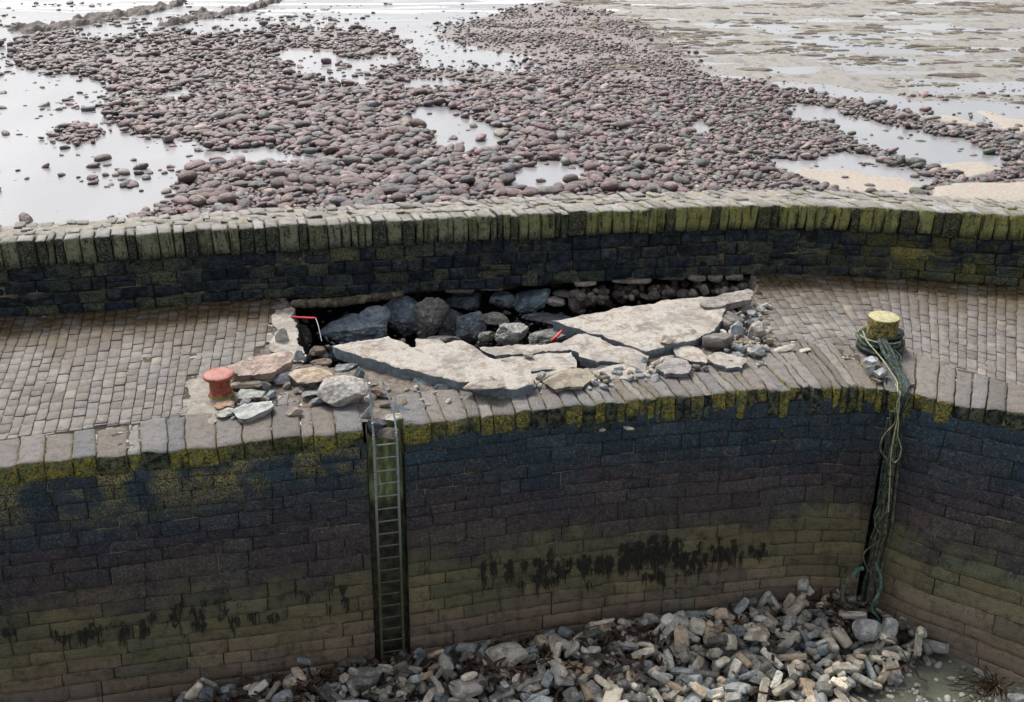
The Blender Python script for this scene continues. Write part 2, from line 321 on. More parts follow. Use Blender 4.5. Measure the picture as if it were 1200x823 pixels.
    MAT['shore'] = m.out(c, .45, m.bump(n3, .8, .08), spec=.5)
    m = M("harbour_mud"); n = m.nz(2.2, 6, .7); c = m.ramp(n, [(.3, (.065, .070, .050)), (.6, (.11, .115, .085)), (.8, (.15, .145, .11))]); c = m.mix(m.ma('MULTIPLY', m.sm(m.nz(24, 5, .8), .52, .7), .7), c, (.05, .045, .032))
    MAT['mud'] = m.out(c, .92, m.bump(m.nz(9, 6, .75), .6, .04), spec=.4)
    m = M("galvanised_steel"); c = m.mix(m.sm(m.nz(25, 4), .5, .62), (.42, .46, .48), (.25, .27, .26)); MAT['steel'] = m.out(c, .42, None, .55)
    m = M("slimy_ladder_steel"); z = m.xyz(m.pos)[2]; c = m.mix(m.sm(m.ma('ADD', z, m.nz(3, 4)), -2.6, -.2), (.06, .062, .035), (.22, .26, .25)); c = m.mix(m.sm(m.nz(18, 4), .55, .65), c, (.14, .11, .06)); MAT['ladder'] = m.out(c, .6, None, .15)
    m = M("rusty_red_paint"); n = m.nz(9, 6, .75); up = m.up(); c = m.ramp(n, [(.36, (.085, .032, .018)), (.46, (.24, .055, .03)), (.56, (.31, .085, .05)), (.68, (.33, .19, .13))]); c = m.mix(m.ma('MULTIPLY', m.sm(up, .6, .95), m.sm(m.nz(5, 4, .7), .25, .6)), c, (.36, .17, .14)); c = m.mix(m.sm(m.ma('SUBTRACT', m.xyz(m.pos)[2], m.ma('MULTIPLY', n, .16)), .0, -.06), c, (.25, .22, .03))
    MAT['red'] = m.out(c, .6, m.bump(m.nz(30, 5, .8), .6, .02))
    m = M("lichened_bollard"); n = m.nz(12, 6, .8); up = m.up(); z = m.xyz(m.pos)[2]
    c = m.ramp(n, [(.44, (.04, .04, .025)), (.50, (.18, .15, .05)), (.58, (.36, .29, .05)), (.70, (.30, .29, .17))]); c = m.mix(m.sm(up, .5, .8), c, m.ramp(n, [(.35, (.24, .22, .12)), (.48, (.38, .34, .17)), (.62, (.44, .42, .31))])); c = m.mix(m.sm(m.ma('ADD', z, m.ma('MULTIPLY', n, .2)), .48, .38), c, (.035, .038, .032))
    MAT['yellow'] = m.out(c, .85, m.bump(m.nz(28, 5, .8), .8, .03))
    def simple(n, a, b, r=.8, sc=14, metal=0):
        m = M(n); return m.out(m.mix(m.sm(m.nz(sc, 4, .7), .4, .62), a, b), r, m.bump(m.nz(sc * 3, 4), .6, .01), metal)
    MAT['rope_dark'] = simple("old_green_rope", (.012, .018, .017), (.05, .075, .062), .9)
    MAT['rope_weed'] = simple("weedy_rope", (.035, .038, .025), (.13, .13, .085), .9, 9)
    MAT['rope_teal'] = simple("teal_rope", (.03, .08, .065), (.12, .19, .15), .9, 7)
    MAT['cord'] = simple("yellow_cord", (.20, .21, .11), (.36, .36, .22), .8)
    MAT['redplastic'] = simple("red_plastic", (.62, .02, .03), (.7, .04, .05), .4)
    MAT['white'] = simple("white_plastic", (.6, .6, .62), (.75, .75, .75), .5)
    MAT['weed'] = simple("dark_seaweed", (.004, .004, .003), (.018, .015, .008), .7)
    MAT['kelp'] = simple("brown_kelp", (.016, .008, .005), (.050, .024, .010), .4)
    MAT['moss'] = simple("green_algae", (.05, .07, .02), (.13, .14, .04), .9)
    m = M("recess_concrete"); z = m.xyz(m.pos)[2]; n = m.nz(2.5, 5, .7, vec=m.scale(m.pos, 3, 3, .7))
    c = m.ramp(n, [(.32, (.06, .07, .035)), (.5, (.18, .20, .09)), (.62, (.34, .40, .20)), (.75, (.24, .15, .08))]); c = m.mix(m.sm(m.ma('ADD', z, m.ma('MULTIPLY', n, .6)), -.95, -1.45), c, m.mix(m.sm(m.nz(6, 5, .7), .4, .6), (.022, .022, .014), (.07, .07, .04)))
    MAT['recess'] = m.out(c, .7, m.bump(m.nz(14, 5), .6, .03))
mk()
# ------------------------------------------------------------------ quay plan: joint lines running from the parapet foot to the edge
def ctrl(px):
    P = bp(np.array([p[0] for p in px], float), np.array([p[1] for p in px], float), 0.0)[:, :2]
    a = P[0] + (P[0] - P[1]) / np.linalg.norm(P[0] - P[1]) * 9; b = P[-1] + (P[-1] - P[-2]) / np.linalg.norm(P[-1] - P[-2]) * 7
    return np.vstack([a, P, b])
LF = [(-70, 380), (33, 370.5), (128, 364), (283, 352), (450, 343), (600, 334), (750, 326), (900, 321), (947, 322), (1020, 325), (1115, 331), (1200, 337), (1280, 343)]
LM = [(-130, 527), (-20, 518), (100, 504), (262, 484), (455, 466), (625, 446), (800, 424), (962, 404), (1006, 406), (1042, 410), (1116, 430), (1199, 455), (1275, 475)]
CM = [(-130, 527), (-20, 518), (100, 504), (255, 485), (350, 477), (425, 469), (505, 458), (594, 447), (680, 441), (800, 424), (936, 404), (1000, 404), (1046, 411), (1080, 420), (1140, 438), (1199, 455), (1275, 475)]
CE = [(-140, 562), (-25, 550.5), (98, 537), (258, 523), (352, 512), (433, 504), (520, 494), (604, 483), (710, 472.5), (835, 461.5), (977, 454), (1030, 454.5), (1048, 457), (1078, 464), (1137, 477), (1199, 484.5), (1275, 497)]
class Patch:
    """ruled surface between two polylines with matching control points; s runs in metres along the first + second mean"""
    def __init__(p, A, B):
        p.A, p.B = A, B; m = (A + B) / 2; p.S = np.concatenate([[0], np.cumsum(np.linalg.norm(np.diff(m, axis=0), axis=1))]); p.L = p.S[-1]
    def ev(p, C, s):
        # smooth (monotone) interpolation of the control polyline
        i = np.clip(np.searchsorted(p.S, s, 'right') - 1, 0, len(p.S) - 2); h = p.S[i + 1] - p.S[i]; t = (s - p.S[i]) / h
        T = np.gradient(C, p.S, axis=0); a, b, ta, tb = C[i], C[i + 1], T[i], T[i + 1]; t = np.asarray(t)[..., None]; h = np.asarray(h)[..., None]
        return (2 * t**3 - 3 * t**2 + 1) * a + (t**3 - 2 * t**2 + t) * h * ta + (-2 * t**3 + 3 * t**2) * b + (t**3 - t**2) * h * tb
    def at(p, s, t):
        s = np.asarray(s, float); a = p.ev(p.A, s); b = p.ev(p.B, s); t = np.asarray(t, float)[..., None]; return a + (b - a) * t
PS = Patch(ctrl(LF), ctrl(LM)); PC = Patch(ctrl(CM), ctrl(CE))
EDGE = ctrl(CE)
HOLE = [(338, 300), (341, 372), (346, 405), (352, 424), (392, 430), (425, 424), (470, 432), (560, 443), (650, 436), (760, 415), (850, 396), (878, 392), (884, 372), (880, 352), (880, 300)]
NOSETT = [(322, 300), (322, 362), (318, 395), (303, 412), (276, 432), (262, 470), (300, 478), (318, 462), (350, 468), (352, 490), (480, 500), (640, 470), (880, 420), (908, 408), (905, 385), (896, 360), (890, 335), (868, 300)]
PAD = [(218, 444), (246, 440), (262, 455), (262, 490), (240, 498), (222, 490)]
rng = np.random.default_rng(11)
# sub-base under the setts, opening into the pit
def subbase():
    mb = MB(); ns, nt_ = 620, 120
    s = np.linspace(.05, PS.L - .05, ns); t = np.linspace(-.30, 1.30, nt_)
    S, T = np.meshgrid(s, t, indexing='ij'); P = PS.at(S, T)
    X, Y = P[..., 0], P[..., 1]; P3 = np.stack([X, Y, X * 0], -1); px, py, _ = pj(P3)
    # distance inside the hole, roughly, by testing shrunken copies
    dep = np.zeros(X.shape); nx = vn(P3, 1.3, 3) * 6; ny = vn(P3, 1.3, 9) * 4
    cx, cy = 610, 380
    for k, q in enumerate([1.0, .985, .97, .95, .92, .88]):
        H = [(cx + (a - cx) * (q if k else 1), cy + (b - cy) * (q if k else 1) - (0 if b > 330 else 0)) for a, b in HOLE]
        dep += inpoly(px + nx, py + ny, H) * [.35, .35, .3, .25, .2, .15][k]
    Z = -.026 + fbm(P3, 2.5, 3, 5) * .012
    damaged = inpoly(px, py, [(q[0], q[1]) for q in NOSETT]); Z = Z + damaged * (fbm(P3, 3.5, 4, 8) * .06 + .02)
    Z = Z - dep * (1 + .25 * fbm(P3, 1.7, 3, 2)) 
    back = (T < -.16) & (dep > 0); Z = np.where(back, Z + np.clip((-.16 - T) / .14, 0, 1) * 1.6, Z)
    Z = np.minimum(Z, -.02)
    V = np.stack([X, Y, Z], -1).reshape(-1, 3)
    # keep behind the coping front
    i, j = np.meshgrid(np.arange(ns - 1), np.arange(nt_ - 1), indexing='ij'); a = (i * nt_ + j).ravel()
    F = np.stack([a, a + 1, a + nt_ + 1, a + nt_], 1)[:, ::-1]
    keep = (T[i, j].ravel() < 1.14); F = F[keep]
    dm = (dep > 0) | damaged; fm = dm[i, j].ravel()[keep]
    m1 = MB(); m1.add(V, F[~fm]); o1 = m1.build("paving_bed", MAT['bed']); tag(o1, kind="structure")
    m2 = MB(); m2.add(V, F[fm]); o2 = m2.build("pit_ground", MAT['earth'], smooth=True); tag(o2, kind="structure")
subbase()
def setts():
    mb = MB(); s = .1; V0 = None
    while s < PS.L - .3:
        w_ = rng.uniform(.165, .225)
        # length of this column in metres
        a = PS.at(np.array([s]), np.array([0.]))[0]; b = PS.at(np.array([s]), np.array([1.]))[0]; L = np.linalg.norm(b - a)
        t = -rng.uniform(0, .3) / L
        while t < 1 - .05 / L:
            l = rng.uniform(.24, .46) / L; t1 = min(t + l, 1.0 - rng.uniform(0, .02))
            c = PS.at(np.array([s + w_ / 2]), np.array([(t + t1) / 2]))[0]; px, py, dz = pj([c[0], c[1], 0])
            if -330 < px < 1500 and not inpoly(px + rng.uniform(-5, 5), py + rng.uniform(-3, 3), NOSETT) and not inpoly(px, py, PAD) and rng.random() > .004:
                sz = (w_, (t1 - t) * L, .12); P, F = block_coords((4, 4, 2), sz, .008, ('z0',))
                g = .0042; aa = s + g + P[:, 0] * (w_ - 2 * g); tt = t + g / L + P[:, 1] * (t1 - t - 2 * g / L)
                xy = PS.at(aa, tt); z = -.13 + P[:, 2] * .13
                tz = rng.normal(0, .004); tx, ty = rng.normal(0, .012, 2)
                z = z + (P[:, 2] > 0) * (tz * 1.6 + tx * (P[:, 0] - .5) * .5 + ty * (P[:, 1] - .5) * .5)
                V = np.column_stack([xy, z]); k = P[:, 2] > .5; V[k, 2] += fbm(V[k], 9, 2, 4) * .005
                V[:, :2] += np.column_stack([vn(V, 4, 1), vn(V, 4, 2)]) * .013; V[:, 2] += .012 * vn(V * np.array([1, 1, 0]), .9, 12)
                wet = np.clip((.42 - t) / .30, 0, 1); wet = max(wet, .35 * np.clip((px - 900) / 200, 0, 1) * np.clip((.55 - t) / .3, 0, 1))
                mb.add(V, F[:, ::-1], (wet, 0, 0), rng.random())
            t = t1
        s += w_
    o = mb.build("paving", MAT['sett'], sharp=50); tag(o, kind="structure")
setts()
# ------------------------------------------------------------------ harbour wall
NOTCH_X = (429, 474)
def s_at_px(px):                       # arc position on the coping edge whose front edge projects at px
    s = np.linspace(0, PC.L, 4000); e = PC.at(s, np.ones_like(s)); x, y, _ = pj(np.column_stack([e, s * 0])); ok = e[:, 1] > 5
    return s[np.argmin(np.abs(x - px) + (~ok) * 1e5)]
SN0, SN1, SCOR = s_at_px(430), s_at_px(473), s_at_px(1050)
def face_h(s):                          # height of the coping face
    e = PC.at(np.array([s]), np.array([1.]))[0]; x = pj([e[0], e[1], 0])[0]
    return float(np.interp(x, [0, 430, 520, 700, 900, 1200], [.36, .38, .42, .46, .58, .56]))
hw = empty("harbour_wall", (0, 16.5, 0), "tall dark masonry harbour wall with algae bands below the quay edge", "wall")
def coping():
    mb = MB(); s = .1; k = 0
    while s < PC.L - .5:
        e = PC.at(np.array([s]), np.array([1.]))[0]; x = pj([e[0], e[1], 0])[0]
        wd = rng.choice([rng.uniform(.20, .34), rng.uniform(.34, .56)]) if x < 430 else (rng.uniform(.24, .5) if x < 640 else (rng.uniform(.13, .33) if x < 1045 else rng.uniform(.24, .52)))
        s1 = s + wd
        if s < SN0 < s1: s1 = SN0
        if SN0 <= s < SN1 - .02: s = SN1; continue
        if s1 - s < .08: s = s1; continue
        wd = s1 - s; fh = face_h(s) * rng.uniform(.93, 1.05); L = 1.05
        P, F = block_coords((6, 12, 5), (wd, L, fh), .025, ())
        g = .007; t0 = rng.uniform(-.06, .05); t1 = 1 + rng.normal(0, .012)
        cut = 0
        xy = PC.at(s + g + P[:, 0] * (wd - 2 * g), t0 + P[:, 1] * (t1 - t0)); z = -fh + P[:, 2] * fh
        dz = rng.normal(0, .012); tlt = rng.normal(0, .02)
        z = z + P[:, 2] * (dz + .01 + tlt * (P[:, 0] - .5) * wd)
        V = np.column_stack([xy, z]); slate = 1.6 if 640 < x < 1045 else 1.0
        kk = P[:, 2] > .8; V[kk, 2] += fbm(V[kk], 5, 4, 4) * .036 * slate
        V[:, :2] += np.column_stack([fbm(V, 5, 3, 1), fbm(V, 5, 3, 2)]) * .030 * slate
        mb.add(V, F[:, ::-1], (1, 1, 1), rng.random()); s = s1
    return mb
coping().build("coping", MAT['coping'], hw, sharp=55)
# wall face: u = arc position on the edge, v = depth below z=0, w = distance out of the face
def edge_frame(s):
    e = PC.at(s, np.ones_like(s)); d = PC.at(s + .05, np.ones_like(s)) - PC.at(s - .05, np.ones_like(s)); d /= np.linalg.norm(d, axis=-1, keepdims=True)
    return e, np.stack([d[..., 1], -d[..., 0]], -1)
HB = 5.1
def wall_pt(u, v, w, side):
    u = np.asarray(u, float)
    if side == 0: uc = np.minimum(u, SCOR - .12)
    else: uc = np.maximum(u, SCOR + .30)
    e, n = edge_frame(uc)
    d = PC.at(uc + .05, np.ones_like(uc)) - PC.at(uc - .05, np.ones_like(uc)); d /= np.linalg.norm(d, axis=-1, keepdims=True)
    if side == 0: e = e - d * (np.asarray(v) * .030 * np.clip(SCOR - .6 - u, 0, 1))[..., None]
    e = e + d * (u - uc)[..., None]
    if side == 0: bt = .5 / 4.6
    else: bt = (.45 + np.clip((u - SCOR) / 2.6, 0, 3) * .80) / 4.6
    off = -.05 + np.asarray(v) * bt + w
    return np.column_stack([e + n * np.asarray(off)[..., None] if np.ndim(off) else e + n * off, -np.asarray(v)])
def masonry(side, u0, u1, mb, mj, rows, lens, skip=None):
    v = 0.30; r = 0
    while v < HB:
        h = rng.uniform(*rows) * (1.15 if v > 2 else 1.0); v1 = v + h; u = u0 - rng.uniform(0, .4)
        while u < u1:
            l = rng.uniform(*lens) * (1.35 if v > 1.8 else 1.0); a = max(u, u0); b = min(u + l, u1); u += l
            if b - a < .06: continue
            segs = [(a, b)]
            if skip and a < skip[1] and b > skip[0]: segs = [(a, min(b, skip[0])), (max(a, skip[1]), b)]
            for a_, b_ in segs:
                if b_ - a_ < .05: continue
                nx = int(np.clip((b_ - a_) / .06, 4, 16))
                P, F = block_coords((nx, 5, 1), (b_ - a_, h, .12), .009, ('z0',))
                g = rng.uniform(.0005, .0065); pr = float(np.clip(rng.normal(0, .009), -.008, .02))
                uu = a_ + g + P[:, 0] * (b_ - a_ - 2 * g); vv = v1 - g - P[:, 1] * (h - 2 * g)
                vv = vv + .012 * np.sin(uu * 1.7 + side) + .030 * vn(np.column_stack([uu * 1.3, uu * 0 + np.round(v1 - P[:, 1].round(0) * h, 2) * 3.1, uu * 0]), 1.0, 3)
                W = -.14 + P[:, 2] * .14 + (P[:, 2] > 0) * pr
                V = wall_pt(uu, vv, W, side)
                e, n = edge_frame(uu); q = (P[:, 2] > 0) * np.maximum(fbm(V * np.array([1, 1, 2.6]), 5, 4, 7) * .034, -.008)
                V[:, :2] += n * q[:, None]
                mb.add(V, F, (1, 1, 1), rng.random())
        v = v1; r += 1
    nu, nv = 160, 24; U, Vv = np.meshgrid(np.linspace(u0, u1, nu), np.linspace(.1, HB, nv), indexing='ij')
    P = wall_pt(U.ravel(), Vv.ravel(), -.021, side); i, j = np.meshgrid(np.arange(nu - 1), np.arange(nv - 1), indexing='ij'); a = (i * nv + j).ravel()
    F = np.stack([a, a + 1, a + nv + 1, a + nv], 1)
    if skip: uc = (U[i, j] + U[i + 1, j]).ravel() / 2; F = F[(uc < skip[0] - .12) | (uc > skip[1] + .12)]
    mj.add(P, F)
mb = MB(); mj = MB()
masonry(0, .4, SCOR - .10, mb, mj, (.20, .31), (.35, .95), (SN0, SN1))
mb2 = MB(); masonry(1, SCOR + .14, PC.L - .4, mb2, mj, (.20, .34), (.6, 1.5))
mb.build("masonry_face", MAT['wall'], hw, sharp=60); mb2.build("masonry_face", MAT['wall'], hw, sharp=60); mj.build("joints", MAT['joint'], hw)
# solid core behind the corner slot and behind the ladder recess
def quadstrip(mb, P0, P1, n=14):
    P0 = np.array(P0); P1 = np.array(P1); t = np.linspace(0, 1, n)[:, None]; A = P0[None, 0] * (1 - t) + P0[None, 1] * t; B = P1[None, 0] * (1 - t) + P1[None, 1] * t
    V = np.vstack([A, B]); F = np.array([[i, i + 1, n + i + 1, n + i] for i in range(n - 1)]); mb.add(V, F)
def wp(u, v, w, side=0): return wall_pt(np.array([u]), np.array([v]), w, side)[0]
mb = MB()
a, b = SCOR - .14, SCOR + .18
for (u0_, w0, sd0, u1_, w1, sd1) in [(a, -.05, 0, a + .02, -.5, 0), (a + .02, -.5, 0, b, -.5, 1), (b, -.5, 1, b, -.05, 1)]:
    quadstrip(mb, [wp(u0_, .02, w0, sd0), wp(u1_, .02, w1, sd1)], [wp(u0_, HB, w0, sd0), wp(u1_, HB, w1, sd1)])
mb.build("corner_chase", MAT['darkjoint'], hw)
mb = MB(); RD = -.34
n0, n1 = SN0, SN1
for (u0_, w0, u1_, w1) in [(n0, -.02, n0, RD), (n1, RD, n1, -.02)]:
    quadstrip(mb, [wp(u0_, -.0, w0), wp(u1_, -.0, w1)], [wp(u0_, HB, w0), wp(u1_, HB, w1)])
mb.build("recess_side", MAT['darkjoint'], hw)
mb = MB(); quadstrip(mb, [wp(n0, .02, RD), wp(n1, .02, RD)], [wp(n0, HB, RD), wp(n1, HB, RD)]); mb.build("recess_back", MAT['recess'], hw)
# ------------------------------------------------------------------ parapet (sea wall)
par = empty("sea_wall", (0, 23, 0), "low parapet wall with upright mossy coping stones between quay and beach", "wall")
def par_frame(s):
    e = PS.at(s, np.zeros_like(s)); d = PS.at(s + .05, np.zeros_like(s)) - PS.at(s - .05, np.zeros_like(s)); d /= np.linalg.norm(d, axis=-1, keepdims=True)
    return e, np.stack([d[..., 1], -d[..., 0]], -1), d
def par_pt(s, z, w):
    e, n, d = par_frame(np.asarray(s, float)); return np.column_stack([e + n * np.asarray(w)[..., None] * np.ones((1, 1)), np.broadcast_to(z, np.shape(s))])
def par_px(s): e = PS.at(np.array([s]), np.array([0.]))[0]; return pj([e[0], e[1], 0])[0]
TW = 1.30
def parapet():
    mb = MB(); mj = MB(); z = -.03; rows = [.24, .27, .28, .34]
    for r, h in enumerate(rows):
        u = .1 + rng.uniform(0, .4)
        while u < PS.L - .5:
            l = rng.uniform(.28, .72); b = u + l; x = par_px(u + l / 2)
            split = r > 0 and rng.random() < .22
            parts = [(0, h)] if not split else [(0, h * .52), (h * .52, h)]
            for (za, zb) in parts:
                g = rng.uniform(.003, .010); nx = int(np.clip(l / .05, 5, 14)); P, F = block_coords((nx, 5, 3), (l, zb - za, .3), .022, ())
                uu = u + g + P[:, 0] * (l - 2 * g); zz = z + za + g + P[:, 1] * (zb - za - 2 * g) + .018 * np.sin(uu * .9 + r * 1.3)
                if r == 0: zz = np.where(P[:, 1] < .4, zz + .05 * vn(np.column_stack([uu, uu * 0, uu * 0]), 3.0, 2), zz)
                pr = rng.normal(0, .020) - (z + za) * .05
                W = -.4 + P[:, 2] * .4 + pr * (P[:, 2] > .5); V = par_pt(uu, zz, W); e, n, d = par_frame(uu)
                q = (P[:, 2] > .6) * fbm(V * np.array([1, 1, 2]), 6, 4, 3) * .065; V[:, :2] += n * q[:, None]
                mb.add(V, F, (1, 1, 1), rng.random())
            u = b
        z += h
    # backing core, clear of the faces
    nu = 240; s = np.linspace(.2, PS.L - .6, nu)
    prof = [(-.045, -.05), (-.10, 1.08), (-.10, 1.58), (-TW + .12, 1.58), (-TW + .02, -2.6)]
    px = np.array([par_px(q) for q in s])
    V = np.vstack([par_pt(s, zz, np.full(nu, ww)) for ww, zz in prof])
    F = [];
    for k in range(len(prof) - 1):
        for i in range(nu - 1): F.append([k * nu + i, k * nu + i + 1, (k + 1) * nu + i + 1, (k + 1) * nu + i])
    mj.add(V, np.array(F)[:, ::-1])
    # underside, and the closing wall below it away from the hole
    V = np.vstack([par_pt(s, -.05, np.full(nu, -.045)), par_pt(s, -.05, np.full(nu, -TW))]); mj.add(V, np.array([[i, i + 1, nu + i + 1, nu + i] for i in range(nu - 1)]))
    mb.build("masonry_face", MAT['parapet'], par, sharp=60); mj.build("core", MAT['darkjoint'], par)
    # upright coping stones
    mb = MB(); u = .1
    while u < PS.L - .5:
        wd = rng.uniform(.13, .34) if rng.random() < .8 else rng.uniform(.3, .45); x = par_px(u); lean = np.interp(x, [0, 500, 900, 1200], [0, .05, .10, .04]) + rng.normal(0, .03)
        g = rng.uniform(.005, .02); top = 1.70 + rng.normal(0, .014); bot = 1.085 + rng.uniform(-.02, .05); dp = rng.uniform(.32, .62)
        P, F = block_coords((5, 10, 5), (wd, top - bot, dp), .028, ())
        uu = u + g + P[:, 0] * (wd - 2 * g) + lean * (P[:, 1] - .5) * .5; zz = bot + P[:, 1] * (top - bot)
        skew = np.interp(x, [0, 400, 900, 1200], [0.02, .15, .40, .35]); uu = uu - skew * (1 - P[:, 2]) * dp * (P[:, 1] > .5)
        W = .055 + rng.normal(0, .022) - dp + P[:, 2] * dp; V = par_pt(uu, zz, W); e, n, d = par_frame(uu)
        V[:, :2] += n * ((P[:, 2] > .6) * fbm(V, 6, 4, 3) * .060)[:, None]; V[:, 2] += (P[:, 1] > .8) * fbm(V, 7, 4, 5) * .03
        mb.add(V, F, (1, 1, 1), rng.random()); u += wd
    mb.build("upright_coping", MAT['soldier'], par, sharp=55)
    # rubble top behind them
    mb = MB()
    for row, (w0, w1) in enumerate([(-.47, -.70), (-.66, -.92), (-.90, -1.30)]):
        u = rng.uniform(0, .3)
        while u < PS.L - .5:
            x = par_px(u); right = x > 560
            wd = rng.uniform(.16, .38) if not right else rng.uniform(.12, .34)
            if rng.random() < (.30 if row < 2 else .03): u += wd; continue
            dp = (w0 - w1) * rng.uniform(.7, 1.05); P, F = block_coords((5, 4, 5), (wd, .14, dp), .022, ())
            skew = np.interp(x, [0, 400, 900, 1200], [0.05, .25, .50, .45]) + rng.normal(0, .12); uu = u + .01 + P[:, 0] * (wd - .025) - skew * (1 - P[:, 2]) * dp
            h = .14 + rng.normal(0, .015); W = w1 + P[:, 2] * dp + rng.normal(0, .02)
            V = par_pt(uu, 1.54 + P[:, 1] * h, W); V[:, 2] += (P[:, 1] > .5) * (fbm(V, 7, 3, 5) * .03 + rng.normal(0, .1) * (P[:, 0] - .5) * wd)
            V[:, :2] += np.column_stack([vn(V, 6, 1), vn(V, 6, 2)]) * .022
            mb.add(V, F, (1, 1, 1), rng.random()); u += wd
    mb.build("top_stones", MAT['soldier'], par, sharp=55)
parapet()
# the mortar bed showing on top between the stones
mb = MB(); nu, nw = 500, 16; S, W = np.meshgrid(np.linspace(.2, PS.L - .7, nu), np.linspace(-.38, -TW - .02, nw), indexing='ij')
V = par_pt(S.ravel(), 1.0, W.ravel()); V[:, 2] = 1.655 + fbm(V * np.array([1, 1, 0]), 3, 4, 6) * .035 - (np.abs(W.ravel() + .8) > .40) * .05
i, j = np.meshgrid(np.arange(nu - 1), np.arange(nw - 1), indexing='ij'); a = (i * nw + j).ravel(); mb.add(V, np.stack([a, a + 1, a + nw + 1, a + nw], 1)[:, ::-1])
mb.build("mortar_bed", MAT['mortar'], par)
# ragged mortar lip and footing stones left hanging over the hole
def footing(px0, px1, py, h, col, seed):
    P0 = bp(px0, py, -.08); P1 = bp(px1, py, -.08); c = (P0 + P1) / 2; c[1] += .12; d = np.linalg.norm(P1 - P0)
    V, F = rock_v(seed, (d * .97, .42, h), 4, .75, 5, (.8, 1.0), .06); V = V @ euler_m(0, 0, math.atan2(P1[1] - P0[1], P1[0] - P0[0])).T + c
    m_ = MB(); m_.add(V, F, col); m_.build("footing_stone", MAT['stone_attr'], par, sharp=45)
for k, q in enumerate([(806, 828, 327, .17, (.24, .20, .15)), (829, 848, 327, .14, (.26, .23, .18)), (849, 872, 325, .15, (.24, .20, .15)), (715, 765, 330, .10, (.30, .25, .20)), (672, 700, 333, .10, (.33, .27, .22)), (768, 804, 326, .12, (.10, .08, .06)), (560, 590, 338, .08, (.22, .18, .14)), (520, 558, 341, .08, (.10, .09, .08))]): footing(*q, 40 + k)
mb = MB()
for k in range(60):
    x = np.interp(k / 60, [0, 1], [345, 470]) ; y = 351 - (x - 345) * .065; h = np.interp(x, [345, 400, 470], [12, 14, 3])
    c = bp(x, y + h * .5, -.06); c[1] += .02; V, F = rock_v(300 + k, (.16, .28, .12 + h * .006), 2, .3, 4, (.6, .9), .12); mb.add(V @ euler_m(rng.normal(0, .2), rng.normal(0, .2), rng.uniform(0, 6)).T + c, F, np.array([.11, .085, .05]) * rng.uniform(.6, 1.6))
mb.build("mortar_lip", MAT['stone_attr'], par, sharp=50)
